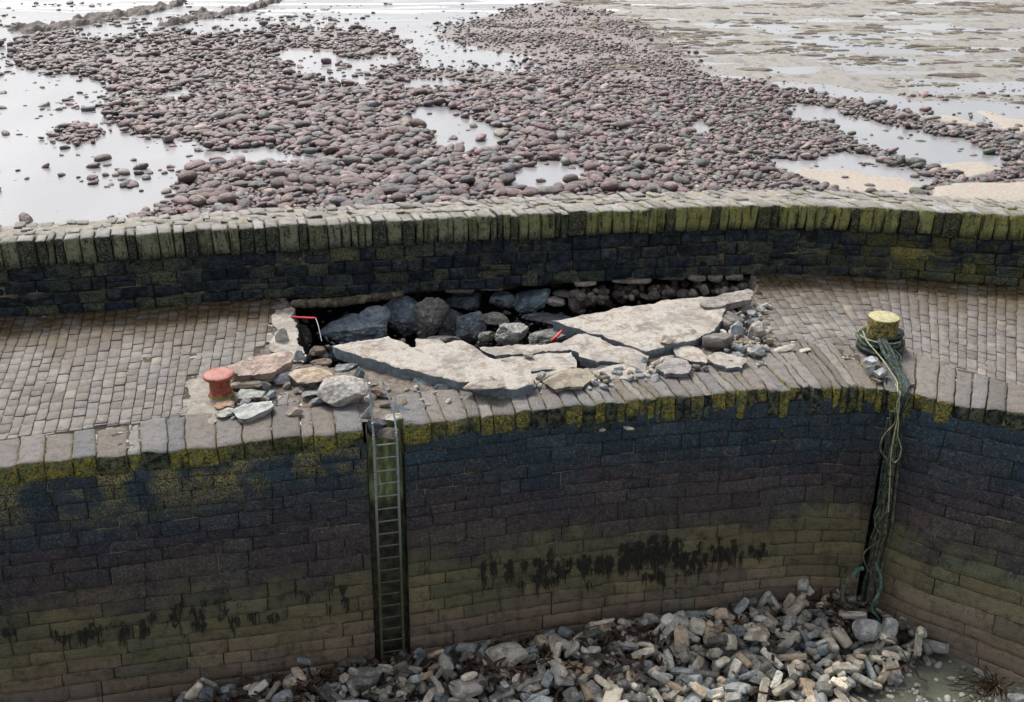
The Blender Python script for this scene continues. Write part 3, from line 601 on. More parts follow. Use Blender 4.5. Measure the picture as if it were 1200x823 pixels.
# ------------------------------------------------------------------ broken slabs
def slab(name, poly, z, th, label, cat, gx=0, gy=0, mat='slab', seed=1, col=None, jit=.02, group=None, rough=.018):
    cx, cy = np.mean([q[0] for q in poly]), np.mean([q[1] for q in poly]); c0 = bp(cx, cy, z)
    pts = []
    for x, y in poly:
        d = ray(x, y); nrm = np.array([-gx, -gy, 1.0]); t = (nrm @ (c0 - np.array([0, 0, HC]))) / (nrm @ d); pts.append((np.array([0, 0, HC]) + d * t)[:2])
    rg = np.random.default_rng(seed); out = []
    for a, b in zip(pts, pts[1:] + pts[:1]):
        n = max(1, int(np.linalg.norm(b - a) / .06)); nn = np.array([b[1] - a[1], a[0] - b[0]]) / (np.linalg.norm(b - a) + 1e-9)
        for i in range(n):
            p = a + (b - a) * i / n; out.append(p + (nn * (fbm(np.array([[p[0], p[1], seed]]), 3.0, 4, seed)[0] * jit * 4.5 + rg.normal(0, jit * .18)) if i else nn * 0))
    out = np.array(out); lo, hi = out.min(0), out.max(0); inner = []
    q = [(p[0], p[1]) for p in out]; st = .07
    gxs, gys = np.meshgrid(np.arange(lo[0], hi[0], st), np.arange(lo[1], hi[1], st)); gp = np.column_stack([gxs.ravel(), gys.ravel()]) + rg.normal(0, .012, (gxs.size, 2))
    if len(gp):
        k = inpoly(gp[:, 0], gp[:, 1], q); dmin = np.array([np.min(np.linalg.norm(out - g, axis=1)) for g in gp]); gp = gp[k & (dmin > .035)]
    n0 = len(out); allp = [Vector(p) for p in out] + [Vector(p) for p in gp]
    vv, ee, ff, *_ = delaunay_2d_cdt(allp, [], [list(range(n0))], 1, 1e-5)
    P = np.array([v[:] for v in vv]); F = np.array([list(f) for f in ff]); n = len(P)
    dm = np.array([np.min(np.linalg.norm(out - g, axis=1)) for g in P])
    P3 = np.column_stack([P, P[:, 0] * 0])
    zt = c0[2] + gx * (P[:, 0] - c0[0]) + gy * (P[:, 1] - c0[1]) + fbm(P3 + seed, 3.2, 4, seed) * rough - (dm < .02) * rg.uniform(.003, .02, n)
    T = np.column_stack([P, zt]); cen = P.mean(0)
    edges = {}
    for f in F:
        for i in range(3):
            e = (f[i], f[(i + 1) % 3]); edges[e] = 1
    bd = [e for e in edges if (e[1], e[0]) not in edges]; rims = []; ring = np.full(n, -1); rv = []; cnt = n
    bset = sorted({i for e in bd for i in e}); LV = 4; idx = {b: k for k, b in enumerate(bset)}; nb = len(bset)
    Vs = [T]; B = T[bset]; ins = rg.normal(0, .02, nb)
    for l in range(1, LV + 1):
        c2 = B.copy(); c2[:, 2] -= th * l / LV; off = fbm(c2 * np.array([1, 1, 2.5]) + seed, 8, 3, seed + l) * .05 - .012 * l
        dv = B[:, :2] - cen; dv /= np.linalg.norm(dv, axis=1, keepdims=True) + 1e-9; c2[:, :2] += dv * off[:, None]; Vs.append(c2)
    bot = T.copy(); bot[:, 2] -= th; Vs.append(bot); V = np.vstack(Vs); base = n; tri = [list(f) for f in F]; quads = []
    def rid(l, i): return i if l == 0 else n + (l - 1) * nb + idx[i]
    for (a, b) in bd:
        for l in range(LV): quads.append([rid(l, b), rid(l, a), rid(l + 1, a), rid(l + 1, b)])
    bo = n + LV * nb
    lastring = {b: rid(LV, b) for b in bset}
    tri += [[lastring.get(f[2], bo + f[2]), lastring.get(f[1], bo + f[1]), lastring.get(f[0], bo + f[0])] for f in F]
    loc = np.array([c0[0], c0[1], c0[2] - th]); mbb = MB(); mbb.v.append(V - loc); c = np.ones((len(V), 4)); mbb.c.append(c); mbb.a.append(np.full(len(V), rg.random())); mbb.f = [np.array(tri), np.array(quads)]
    o = mbb.build(name, MAT[mat], sharp=50); o.location = loc
    if col: o.color = (*col, 1)
    return tag(o, label, cat, group)
SB = "broken_slab"
slab(SB, [(390, 405), (412, 400), (438, 397), (455, 394), (470, 399), (486, 407), (488, 396), (515, 398), (522, 402), (540, 398), (556, 406), (575, 419), (600, 424), (622, 436), (626, 450), (605, 456), (575, 452), (545, 447), (520, 443), (470, 432), (425, 419)], .24, .24, "long pale pointed slab jutting left over the dark boulders of the pit", "slab", .02, .06, seed=3)
slab(SB, [(562, 407), (600, 405), (655, 402), (668, 409), (640, 412), (600, 415), (580, 417)], .10, .15, "narrow cream strip of slab behind the long crack at the pit rim", "slab", 0, .05, seed=4)
slab(SB, [(582, 420), (604, 417), (640, 414), (670, 412), (676, 430), (650, 433), (622, 435), (602, 424)], .08, .16, "cream slab piece in front of the long crack with a pebble on it", "slab", .0, .04, seed=5)
slab(SB, [(622, 437), (650, 434), (668, 431), (636, 443), (628, 452)], .06, .16, "thin white slab splinter beside the brown flat stone", "slab", seed=6)
slab(SB, [(658, 402), (670, 395), (682, 391), (704, 395), (718, 404), (745, 408), (761, 417), (757, 440), (744, 430), (731, 423), (700, 424), (679, 418), (674, 411)], .10, .20, "pale slab piece in the middle with a dark wedge-shaped gap below", "slab", .0, .07, seed=7)
slab(SB, [(694, 435), (731, 425), (744, 431), (755, 442), (735, 444), (712, 444)], .05, .14, "small pale slab wedge just below the dark triangular gap", "slab", seed=8)
slab(SB, [(762, 436), (763, 424), (775, 418), (790, 416), (786, 424), (772, 432), (764, 442)], .04, .16, "small pale slab piece right of the narrow vertical crack", "slab", seed=9)
slab(SB, [(646, 376), (683, 368), (720, 361), (760, 355), (787, 351), (822, 347), (846, 350), (850, 362), (846, 375), (834, 388), (815, 398), (795, 402), (780, 405), (757, 411), (735, 404), (707, 393), (675, 384)], .20, .24, "largest pale slab lying tilted across the right half of the pit", "slab", .02, .03, seed=10)
slab("slate_block", [(820, 352), (838, 347), (860, 342), (877, 338), (883, 341), (881, 350), (868, 353), (850, 357), (826, 359)], .33, .17, "thick grey slate plank on the upper end of the largest slab", "stone", -.02, .05, 'stone_obj', 11, (.30, .27, .24))
slab("concrete_edge", [(322, 363), (341, 359), (344, 374), (349, 392), (354, 415), (356, 424), (342, 424), (320, 412), (313, 400), (324, 385)], .03, .14, "crumbling pale concrete edge along the left rim of the pit", "concrete", mat='slab', seed=12, jit=.035)
slab("concrete_pad", [(219, 446), (246, 441), (262, 452), (272, 470), (262, 488), (240, 498), (222, 489)], .012, .10, "worn concrete pad under the red bollard", "concrete", mat='mortar', seed=13)
slab("flat_stone", [(635, 446), (652, 436), (667, 431), (691, 431), (700, 443), (684, 453), (651, 456)], .13, .09, "brown flat stone lying on the coping in front of the slabs", "stone", mat='stone_obj', seed=14, col=(.27, .23, .17))
slab("flat_stone", [(768, 430), (783, 419), (799, 420), (810, 429), (803, 437), (778, 438)], .15, .10, "mauve grey flat stone right of the narrow vertical crack", "stone", mat='stone_obj', seed=15, col=(.27, .25, .24))
slab("white_slab", [(787, 406), (800, 402), (818, 407), (829, 418), (828, 425), (806, 422), (793, 417)], .10, .12, "white curved slab fragment in front of the sett fragments", "slab", seed=16)
slab("white_slab", [(829, 418), (840, 412), (858, 414), (875, 420), (870, 430), (852, 431), (836, 425)], .12, .13, "white lumpy slab fragment at the right end of the coping debris", "slab", seed=17, rough=.05)
slab("brown_slab", [(266, 429), (294, 417), (339, 411), (344, 416), (341, 424), (320, 436), (298, 440), (279, 440), (272, 434)], .28, .20, "large pinkish brown slab propped behind the red bollard", "stone", .05, .08, 'stone_obj', 18, (.36, .27, .22))
slab("flat_stone", [(270, 480), (286, 472), (319, 468), (321, 474), (303, 484), (286, 491)], .14, .12, "pale grey flat stone nearest the coping in the pile by the red bollard", "stone", .03, 0, 'stone_obj', 19, (.40, .41, .39))
# chunks of paving still bonded together, tipped into the hole
def sett_chunk(poly0, ang, n, label, z, tilt, seed):
    c = bp(*poly0, z); e = empty("paving_chunk", tuple(c), label, "stone"); rg = np.random.default_rng(seed)
    for i in range(n):
        P, F = block_coords((4, 6, 3), (.17, .55, .2), .02, ()); V = (P - .5) * np.array([.17, .55 * rg.uniform(.8, 1), .2]); V[:, 0] += (i - (n - 1) / 2) * .18; V += np.column_stack([vn(V + i, 6, 1)] * 3) * .012
        V = V @ euler_m(*tilt, ang).T + c; m_ = MB(); m_.add(V, F[:, ::-1] if False else F, (.17, .15, .135)); o = m_.build("sett", MAT['stone_attr'], e, sharp=50)
sett_chunk((842, 399), R(62), 3, "tilted chunk of three bonded setts by the white slab fragments", .12, (R(-8), R(12)), 5)
sett_chunk((853, 377), R(38), 3, "chunk of three dark bonded setts beside the grey slate plank", .08, (R(6), R(4)), 6)
# ------------------------------------------------------------------ loose stones placed one by one
def stone(name, x, y, wpx, hpx, z, label, col, seed, boxy=.5, dep=None, rz=None, cuts=9, tilt=.12, rough=.06, mat='stone_obj', sub=5, cat="stone", group=None, cutd=(.42, .74)):
    """x,y: middle of the stone in the view; z: its middle's level"""
    c = bp(x, y, z); sc = FPX / pj(c)[2]; W_ = wpx / sc; rg = np.random.default_rng(seed)
    d = dep if dep else W_ * .7; H_ = max(.05, (hpx / sc - d * .42) / .9); H_ = min(H_, W_ * 1.6)
    if hpx / sc < d * .6: d = max(.06, hpx / sc * 1.1); H_ = max(.06, hpx / sc * .62)
    V, F = rock_v(seed, (W_, d, H_), sub, boxy, cuts, cutd, rough)
    V = V @ euler_m(rg.normal(0, tilt), rg.normal(0, tilt), rz if rz is not None else rg.normal(0, .25)).T
    m_ = MB(); m_.add(V, F); o = m_.build(name, MAT[mat], sharp=30); o.location = c; o.color = (*col, 1)
    return tag(o, label, cat, group)
DB, BG, BRN, PALE, TAN, GRY = (.16, .20, .24), (.25, .295, .33), (.14, .11, .085), (.45, .43, .40), (.40, .31, .22), (.24, .235, .225)
for k, q in enumerate([
    (412, 388, 84, 66, -.75, "broad dark blue boulder at the left end of the pit", DB), (436, 374, 46, 44, -.55, "ridged blue boulder with a pale crest left in the pit", BG),
    (470, 368, 50, 58, -.65, "dark glossy blue boulder under the wall left of the brown one", DB), (505, 370, 48, 60, -.65, "brown and blue boulder with pale veins in the pit", (.26, .24, .21)),
    (446, 360, 40, 40, -1.0, "shadowed boulder at the back of the pit on the left", DB), (545, 352, 52, 34, -.7, "wide dark boulder tucked under the wall in mid pit", DB),
    (552, 384, 36, 50, -.75, "pitted blue boulder beside the round grey brown stone", BG), (623, 352, 50, 36, -.55, "smooth blue boulder at the top middle of the pit", (.2, .27, .32)),
    (588, 352, 34, 32, -.62, "blue boulder with a white streak under the wall", BG), (580, 374, 34, 26, -.45, "round grey brown flat-topped stone in the pit", (.20, .185, .15)),
    (600, 392, 42, 36, -.35, "grey tan slab-sided rock standing behind the cream strip", (.30, .29, .27)), (571, 394, 22, 18, -.5, "small square olive stone behind the long slab", (.16, .15, .12)),
    (650, 353, 26, 18, -.5, "pale pinkish stone by the dark cavity", (.42, .36, .32)), (660, 344, 26, 14, -.45, "pale stone tight under the wall by the cavity", (.40, .36, .31)),
    (640, 374, 60, 26, -.7, "black wet boulder behind the largest slab's tip", (.12, .13, .14)), (648, 394, 60, 22, -.5, "dark pitted boulder by the red plastic piece", (.08, .088, .085)),
    (678, 352, 26, 34, -.5, "upright brown stone at the mouth of the cavity", (.13, .105, .085)), (706, 350, 30, 30, -.8, "dark brown stone deeper in the cavity", (.17, .135, .11)),
    (745, 342, 40, 24, -.7, "dark stone deep in the cavity behind the largest slab", (.16, .13, .11)), (758, 348, 20, 10, -.4, "small grey stone at the back edge of the largest slab", (.16, .15, .14)),
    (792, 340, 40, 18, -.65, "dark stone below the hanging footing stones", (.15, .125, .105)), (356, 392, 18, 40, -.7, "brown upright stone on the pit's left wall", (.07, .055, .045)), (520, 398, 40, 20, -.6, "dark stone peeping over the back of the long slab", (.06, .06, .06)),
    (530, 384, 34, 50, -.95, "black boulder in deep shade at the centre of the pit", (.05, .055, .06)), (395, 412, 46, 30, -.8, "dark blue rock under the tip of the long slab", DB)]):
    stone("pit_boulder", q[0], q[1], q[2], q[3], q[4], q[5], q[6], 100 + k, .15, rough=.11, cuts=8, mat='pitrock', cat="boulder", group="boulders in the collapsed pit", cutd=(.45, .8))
for k, q in enumerate([
    (364, 441, 56, 27, .18, "tan angular block between the pit and the cream rock", TAN, .6, -.25), (403, 460, 58, 42, .2, "big cream and grey rock left of the ladder top", (.42, .40, .36), .5, -.15),
    (330, 443, 30, 18, .1, "dark blue grey rock behind the tan block", (.15, .15, .17), .4, .2), (293, 462, 36, 18, .13, "grey green block just right of the red bollard", (.33, .34, .31), .8, -.5),
    (318, 463, 15, 15, .08, "small blue grey stone left of the exposed setts", BG, .5, .8), (312, 452, 12, 13, .1, "tiny dark stone at the top of the pile by the bollard", (.17, .18, .19), .4, .3),
    (264, 484, 24, 12, .08, "slim pale stone in front of the red bollard", (.42, .41, .38), .6, .5), (262, 474, 24, 11, .08, "orange brown stone at the foot of the red bollard", (.36, .22, .13), .4, .1),
    (287, 471, 16, 10, .1, "small blue grey chip on the pile by the bollard", (.24, .26, .28), .4, .6), (345, 482, 20, 14, .08, "pinkish brown lump alone on the coping joint", (.33, .26, .22), .3, .2),
    (366, 461, 26, 13, .07, "blue grey slab end under the tan block", (.22, .24, .24), .8, .05), (378, 468, 34, 12, .06, "sloping grey stone wedged under the cream rock", (.20, .21, .21), .8, .5),
    (288, 452, 44, 12, .07, "brown stone under the large pinkish slab", (.17, .13, .10), .4, -.2), (350, 457, 14, 9, .04, "small brown stone on the setts below the tan block", (.2, .17, .13), .4, .3),
    (420, 440, 15, 28, .06, "smooth dark blue rock leaning behind the cream rock", (.14, .17, .20), .2, .7), (406, 430, 30, 12, .02, "long pale grey stone below the slab's tip", (.32, .34, .34), .7, .6),
    (446, 460, 34, 14, .06, "rusty brown rock between the ladder handrails", (.17, .12, .08), .4, -.4), (376, 425, 26, 14, -.15, "brown soil-covered stone at the pit's lower left rim", (.15, .10, .07), .3, .2), (372, 412, 20, 16, -.25, "round brown stone inside the pit's left corner", (.18, .13, .09), .1, .2),
    (392, 446, 18, 10, -.05, "flat tan stone at the pit rim above the cream rock", (.3, .23, .16), .6, -.5),
    (441, 500, 25, 30, -.12, "dark blue black rock jammed in the top of the ladder recess", (.07, .075, .10), .2, .3), (462, 489, 22, 11, .08, "pale oblong stone behind the right ladder rail", (.42, .42, .37), .3, .5), (455, 509, 27, 23, -.22, "pinkish brown stone wedged behind the top rung", (.30, .25, .21), .3, .3),
    (568, 450, 50, 22, .24, "pointed grey brown stone on the front edge of the long slab", (.30, .265, .22), .2, -.1), (619, 417, 13, 7, .14, "small mauve pebble on the cream slab piece", (.22, .19, .2), .1, 0), (783, 398, 21, 14, .25, "smooth beige boulder on the lower corner of the largest slab", (.46, .41, .33), 0, .2),
    (476, 440, 24, 13, .0, "left one of three blue grey blocks under the long slab", (.19, .23, .25), .8, -.2), (499, 447, 30, 18, -.02, "middle one of three blue grey blocks under the long slab", (.18, .22, .24), .8, -.15), (523, 453, 26, 16, -.02, "right one of three blue grey blocks under the long slab", (.20, .24, .26), .8, -.15),
    (720, 430, 44, 12, -.08, "dark blue stone seen through the triangular gap", (.10, .13, .155), .4, .3), (770, 408, 40, 18, -.05, "blue grey rock filling the crack below the beige boulder", (.16, .19, .21), .4, .3),
    (864, 386, 17, 24, .18, "upright blue white sett nearest the largest slab", (.36, .40, .42), .9, -.3), (881, 368, 14, 11, .16, "small pale cube stone at the pit's right rim", (.40, .42, .43), .8, .5), (889, 389, 24, 30, .12, "pale crusty mortar lump on the setts right of the pit", (.42, .39, .34), .1, .3),
    (867, 408, 17, 13, .12, "square blue grey sett in the right-hand debris", (.30, .33, .35), .9, .1), (888, 411, 22, 15, .1, "grey sett lying slantwise at the end of the debris", (.33, .34, .33), .9, .6), (876, 400, 20, 9, .08, "brown sett lying flat behind the square blue sett", (.22, .18, .14), .8, -.3),
    (879, 379, 13, 12, .1, "dark grey stone between the pale cube and the mortar lump", (.18, .19, .2), .7, .7), (919, 409, 27, 9, .05, "cream mortar lump along the joint left of the yellow bollard", (.55, .5, .42), .2, 0), (943, 410, 14, 7, .04, "small cream mortar crumb right of the larger one", (.52, .47, .4), .2, 0),
    (888, 340, 9, 26, .06, "slim tan slate at the pit's upper right corner", (.28, .24, .19), .8, .6), (868, 396, 8, 14, .1, "narrow brown stone behind the upright sett", (.16, .12, .09), .8, .1), (852, 404, 40, 10, .06, "tan stone edge below the chunk of setts", (.33, .26, .18), .7, .15),
    (873, 364, 10, 14, .08, "pinkish stone under the slate plank", (.27, .21, .18), .6, .2), (860, 368, 16, 12, .06, "pale stone propped below the slate plank", (.34, .31, .28), .5, .2), (902, 400, 12, 12, .08, "small tan stone at the far right of the debris", (.30, .26, .2), .5, .5),
    (1021, 423, 18, 11, .12, "white elongated stone under the rope by the yellow bollard", (.55, .56, .58), .3, .6), (1020, 434, 11, 15, .1, "small pale upright stone below the yellow bollard", (.45, .46, .47), .5, .2), (1033, 437, 18, 17, .12, "pale grey lump against the hanging rope", (.42, .43, .44), .3, .4), (1028, 447, 14, 8, .04, "brown chip on the coping edge by the rope", (.24, .19, .15), .4, .1), (1062, 450, 18, 8, .05, "dark flat stone right of the rope on the coping", (.12, .10, .09), .7, 0), (1050, 428, 9, 14, .06, "cream stone right of the dark rope", (.48, .43, .34), .3, .5),
    (706, 504, 9, 6, -.44, "left pale chip sticking out below the coping", (.26, .22, .17), .3, .2), (737, 502, 15, 5, -.44, "longer pale chip sticking out below the coping", (.32, .29, .24), .4, -.4), (330, 395, 16, 30, .1, "white broken concrete lump on the left rim", (.55, .53, .5), .2, .1), (350, 418, 14, 20, .06, "pale blue grey concrete lump at the rim's lower end", (.42, .44, .45), .3, .3)]):
    c7 = q[7]; stone("loose_stone", q[0], q[1], q[2], q[3], q[4], q[5], q[6], 200 + k, c7, rz=q[8], rough=.05, group="stones around the collapse")
# fine rubble, grit and soil around the collapse: nobody could count it
mb = MB(); polyR = [(262, 445), (318, 440), (350, 428), (440, 450), (560, 456), (650, 445), (760, 425), (880, 400), (905, 408), (880, 425), (700, 455), (560, 470), (470, 480), (350, 470), (290, 492), (255, 490)]
for k in range(2000):
    x, y = rng.uniform(250, 910), rng.uniform(350, 495)
    inr = inpoly(x, y, polyR); inh = inpoly(x, y, HOLE)
    if not (inr or (inh and rng.random() < .8)): continue
    s_ = rng.gamma(2, .022) + .015; s_ = min(s_, .16); z_ = s_ * .3 - .03 if not inh else rng.uniform(-1.2, -.5)
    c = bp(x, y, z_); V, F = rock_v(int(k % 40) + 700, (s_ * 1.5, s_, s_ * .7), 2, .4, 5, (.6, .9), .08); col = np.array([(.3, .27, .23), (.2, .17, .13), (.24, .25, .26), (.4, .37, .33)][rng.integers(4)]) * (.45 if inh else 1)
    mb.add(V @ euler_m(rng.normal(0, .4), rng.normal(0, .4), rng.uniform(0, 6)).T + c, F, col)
for k in range(230):
    if k % 2: x, y = rng.uniform(846, 902), rng.uniform(358, 414)
    else: x = rng.uniform(560, 880); y = np.interp(x, [560, 700, 880], [455, 444, 418]) + rng.normal(0, 5)
    s_ = rng.uniform(.04, .15); c = bp(x, y, .03 + s_ * .2); V, F = rock_v(int(k % 40) + 700, (s_ * 1.5, s_, s_ * .7), 3, .7, 4, (.7, .95), .06)
    mb.add(V @ euler_m(rng.normal(0, .4), rng.normal(0, .4), rng.uniform(0, 6)).T + c, F, np.array([(.30, .32, .33), (.42, .40, .36), (.24, .20, .15), (.20, .21, .22), (.5, .47, .42)][rng.integers(5)]))
for k in range(150):
    x = rng.uniform(672, 876); y = np.interp(x, [672, 876], [338, 326]) + rng.uniform(0, 16); s_ = rng.uniform(.08, .26); c = bp(x, y, rng.uniform(-.75, -.25)); V, F = rock_v(int(k % 40) + 700, (s_ * 1.3, s_, s_ * .9), 3, .4, 5, (.6, .9), .08)
    mb.add(V @ euler_m(rng.normal(0, .5), rng.normal(0, .5), rng.uniform(0, 6)).T + c, F, np.array([(.17, .13, .10), (.22, .19, .15), (.12, .10, .09)][rng.integers(3)]))
tag(mb.build("fine_rubble", MAT['stone_attr'], sharp=40), "small chips and grit scattered round the broken slabs", "rubble", kind="stuff")
# ------------------------------------------------------------------ tubes, ropes, lathe
def crom(P, n=8):
    P = np.array(P, float); Q = np.vstack([2 * P[0] - P[1], P, 2 * P[-1] - P[-2]]); out = []
    for i in range(1, len(Q) - 2):
        for t in np.linspace(0, 1, n, endpoint=False):
            a, b, c, d = Q[i - 1:i + 3]; out.append(.5 * (2 * b + (c - a) * t + (2 * a - 5 * b + 4 * c - d) * t * t + (3 * b - a - 3 * c + d) * t**3))
    out.append(P[-1]); return np.array(out)
def tube(mb, P, r, seg=8, twist=0, strands=3, amp=.22, col=(1, 1, 1)):
    P = np.array(P, float); T = np.gradient(P, axis=0); T /= np.linalg.norm(T, axis=1, keepdims=True) + 1e-9
    ref = np.array([.31, .2, .93]); N = np.cross(T, ref); N /= np.linalg.norm(N, axis=1, keepdims=True); B = np.cross(T, N); L = np.concatenate([[0], np.cumsum(np.linalg.norm(np.diff(P, axis=0), axis=1))])
    a = np.linspace(0, 2 * math.pi, seg, endpoint=False); rr = np.broadcast_to(np.asarray(r, float), (len(P),))
    rad = rr[:, None] * (1 + (amp * np.abs(np.sin(.5 * strands * a[None] + twist * L[:, None])) - amp * .6 if twist else 0))
    V = P[:, None] + N[:, None] * (np.cos(a)[None, :, None] * rad[..., None]) + B[:, None] * (np.sin(a)[None, :, None] * rad[..., None]); V = V.reshape(-1, 3)
    F = [[i * seg + j, i * seg + (j + 1) % seg, (i + 1) * seg + (j + 1) % seg, (i + 1) * seg + j] for i in range(len(P) - 1) for j in range(seg)]
    n = len(V); V = np.vstack([V, P[0], P[-1]]); caps = [[n, (j + 1) % seg, j, j] for j in range(0)]
    mb.add(V, np.array(F)[:, ::-1], col)
    mb.add(np.vstack([V[:seg], P[0]]), np.array([[seg, (j + 1) % seg, j] for j in range(seg)])[:, ::-1], col); mb.add(np.vstack([V[n - seg:n], P[-1]]), np.array([[seg, j, (j + 1) % seg] for j in range(seg)])[:, ::-1], col)
def lathe(mb, prof, c, seg=56, wob=0.0, closed_top=True):
    a = np.linspace(0, 2 * math.pi, seg, endpoint=False); V = []
    for r, z in prof: V.append(np.column_stack([np.cos(a) * r, np.sin(a) * r, np.full(seg, z)]))
    V = np.vstack(V); 
    if wob: V[:, :2] *= (1 + wob * fbm(V + c, 5, 3, 2))[:, None]; V[:, 2] += wob * .12 * fbm(V + c, 5, 3, 5)
    F = [[i * seg + j, i * seg + (j + 1) % seg, (i + 1) * seg + (j + 1) % seg, (i + 1) * seg + j] for i in range(len(prof) - 1) for j in range(seg)]
    mb.add(V + np.array(c), np.array(F)); n = len(prof) - 1
    mb.add(np.vstack([V[n * seg:], [[0, 0, prof[-1][1]]]]) + np.array(c), np.array([[j, (j + 1) % seg, seg] for j in range(seg)]))
# red bollard
c = bp(259, 463, 0.0)
rb = empty("bollard", tuple(c), "rusty red mushroom-headed bollard on the quay beside the stone pile", "bollard")
mb = MB(); lathe(mb, [(.232, -.02), (.232, .03), (.212, .055), (.195, .08), (.186, .15), (.186, .29), (.195, .33), (.212, .352)], c, wob=.03); mb.build("post", MAT['red'], rb, sharp=45)
mb = MB(); lathe(mb, [(.18, .35), (.258, .366), (.277, .392), (.274, .420), (.255, .438), (.18, .455), (.09, .466), (.02, .469)], c, wob=.025); mb.build("cap", MAT['red'], rb, sharp=45)
# yellow bollard
yc = bp(1030, 409, 0.0)
yb = empty("bollard", tuple(yc), "yellow lichen-covered round stone bollard wrapped in dark rope", "bollard")
mb = MB(); lathe(mb, [(.305, -.03), (.30, .1), (.292, .3), (.298, .55), (.30, .68), (.292, .705), (.262, .718), (.13, .722), (.02, .724)], yc, wob=.045); mb.build("post", MAT['yellow'], yb, sharp=45)
# dark rope coils on it and the tail over the edge
def coil_pts(c, r0, z0, z1, turns, n=30, ph=0, wob=.03, seed=1):
    t = np.linspace(0, turns * 2 * math.pi, int(turns * n)); rg = np.random.default_rng(seed); k = rg.uniform(0, 6, 3)
    r = r0 + wob * np.sin(t * 1.3 + k[0]) + wob * .6 * np.sin(t * 2.7 + k[1]); z = z0 + (z1 - z0) * t / t[-1] + wob * np.sin(t * 1.7 + k[2])
    return np.column_stack([c[0] + r * np.cos(t + ph), c[1] + r * np.sin(t + ph), c[2] + z])
hr = empty("mooring_rope", tuple(yc), "thick dark green rope coiled round the yellow bollard and hung over the edge", "rope")
mb = MB(); mbw = MB(); rg = np.random.default_rng(5)
for k in range(15):
    t = np.linspace(0, 2 * math.pi * rg.uniform(.8, 1.25), 44) + rg.uniform(0, 6.3); z0 = rg.uniform(.03, .34); r0 = .315 + rg.uniform(.02, .06) + (.34 - z0) * rg.uniform(.05, .42); w1, w2 = rg.uniform(0, 6, 2)
    r_ = r0 + .035 * np.sin(t * 2 + w1) + .02 * np.sin(t * 3.3 + w2); z_ = np.maximum(.03, z0 + rg.uniform(-.07, .07) * np.sin(t + w2) + .02 * np.sin(t * 4 + w1))
    tube(mb if k % 3 else mbw, np.column_stack([yc[0] + r_ * np.cos(t), yc[1] + r_ * np.sin(t), yc[2] + z_]), rg.uniform(.02, .045), 8, 30, 3, .35)
mbw.build("coil", MAT['rope_weed'], hr)
mb.build("coil", MAT['rope_dark'], hr)
def hang(pts, Yd, side=0):
    out = []
    for x, y, q in pts: out.append(bp(x, y, q) if Yd is None else bpY(x, y, q))
    return out
def corner_path(px, off=0.0):
    """points down the corner: view positions put on the leaning wall face"""
    out = []
    for x, y in px:
        Y = 17.45
        for _ in range(4): p = bpY(x, y, Y); Y = 17.42 + p[2] * (.45 / 4.6) + off
        out.append(bpY(x, y, Y))
    return out
mb = MB()
for k, dx in enumerate([-4, 0, 3]):
    P = [bp(1034 + dx, 398, .38), bp(1043 + dx * 1.5, 416, .28), bp(1052 + dx * .6, 434, .16), bp(1059 + dx, 448, .10)] + corner_path([(1059 + dx * .8, 462), (1056 + dx * .5, 480), (1052 + dx * .6, 505)], -.12)
    tube(mb, crom(P, 10), .036 - .004 * k, 10, 26, 3)
for k in range(9):
    dx = rg.normal(0, 5); P = [bp(1036 + dx, 400, rg.uniform(.1, .36)), bp(1046 + rg.normal(0, 5), 418, rg.uniform(.1, .3)), bp(1054 + rg.normal(0, 4), 436, .14), bp(1060 + rg.normal(0, 3), 449, .09)] + corner_path([(1059 + rg.normal(0, 3), 464), (1055 + rg.normal(0, 3), 485 + k * 3), (1052 + rg.normal(0, 4), 508 + k * 6)], -.12 + rg.uniform(-.05, .05))
    tube(mb, crom(P, 10), rg.uniform(.007, .018), 6, 30, 2, .3)
mb.build("tail", MAT['rope_dark'], hr)
dr = empty("hanging_rope", tuple(corner_path([(1040, 600)])[0]), "bundle of old weedy ropes hanging down the wall corner to the rubble", "rope")
for k, (a, b_, cc, r_) in enumerate([(1052, 1037, 1017, .036), (1045, 1029, 1009, .034), (1058, 1044, 1024, .028), (1041, 1025, 1013, .026)]):
    mb = MB(); tube(mb, crom(corner_path([(a, 478 + k * 4), (a - 4, 530), ((a + b_) / 2 - 2, 575), (b_, 620), ((b_ + cc) / 2, 660), (cc, 705)], -.14 + .03 * k), 16), r_ * (1 + .15 * np.sin(np.arange(81) * .7 + k)), 10, 22, 3, .3)
    mb.build("strand", MAT['rope_weed'] if k % 2 == 0 else MAT['rope_dark'], dr)
mb = MB()
for k in range(16):
    y0 = rg.uniform(470, 600); L_ = rg.uniform(60, 130); x0 = np.interp(y0, [470, 530, 620, 705], [1051, 1046, 1031, 1014]); P = []
    for q in range(6):
        yy_ = y0 + L_ * q / 5; P.append((np.interp(yy_, [470, 530, 620, 720], [1051, 1046, 1031, 1012]) + rg.normal(0, 5), yy_))
    tube(mb, crom(corner_path(P, -.15 + rg.uniform(-.06, .04)), 8), rg.uniform(.006, .02), 6, 26, 2, .3)
mb.build("frayed_strand", MAT['rope_weed'], dr)
mb = MB(); loop = crom(corner_path([(1003, 672), (993, 680), (987, 695), (989, 707), (1000, 714), (1014, 716), (1024, 712), (1028, 700), (1029, 688), (1024, 676), (1021, 690), (1022, 704)], -.30), 10); tube(mb, loop, .045, 10, 22, 3, .3)
mb.build("loop", MAT['rope_weed'], dr)
mb = MB(); tube(mb, crom(corner_path([(1026, 660), (1032, 676), (1032, 690), (1024, 706), (1022, 716), (1030, 726), (1032, 745)], -.45), 10), .028, 8, 26, 3); tube(mb, crom(corner_path([(1000, 676), (1005, 668), (1012, 666)], -.34), 8), .04, 8, 26, 3)
mb.build("teal_strand", MAT['rope_teal'], dr)
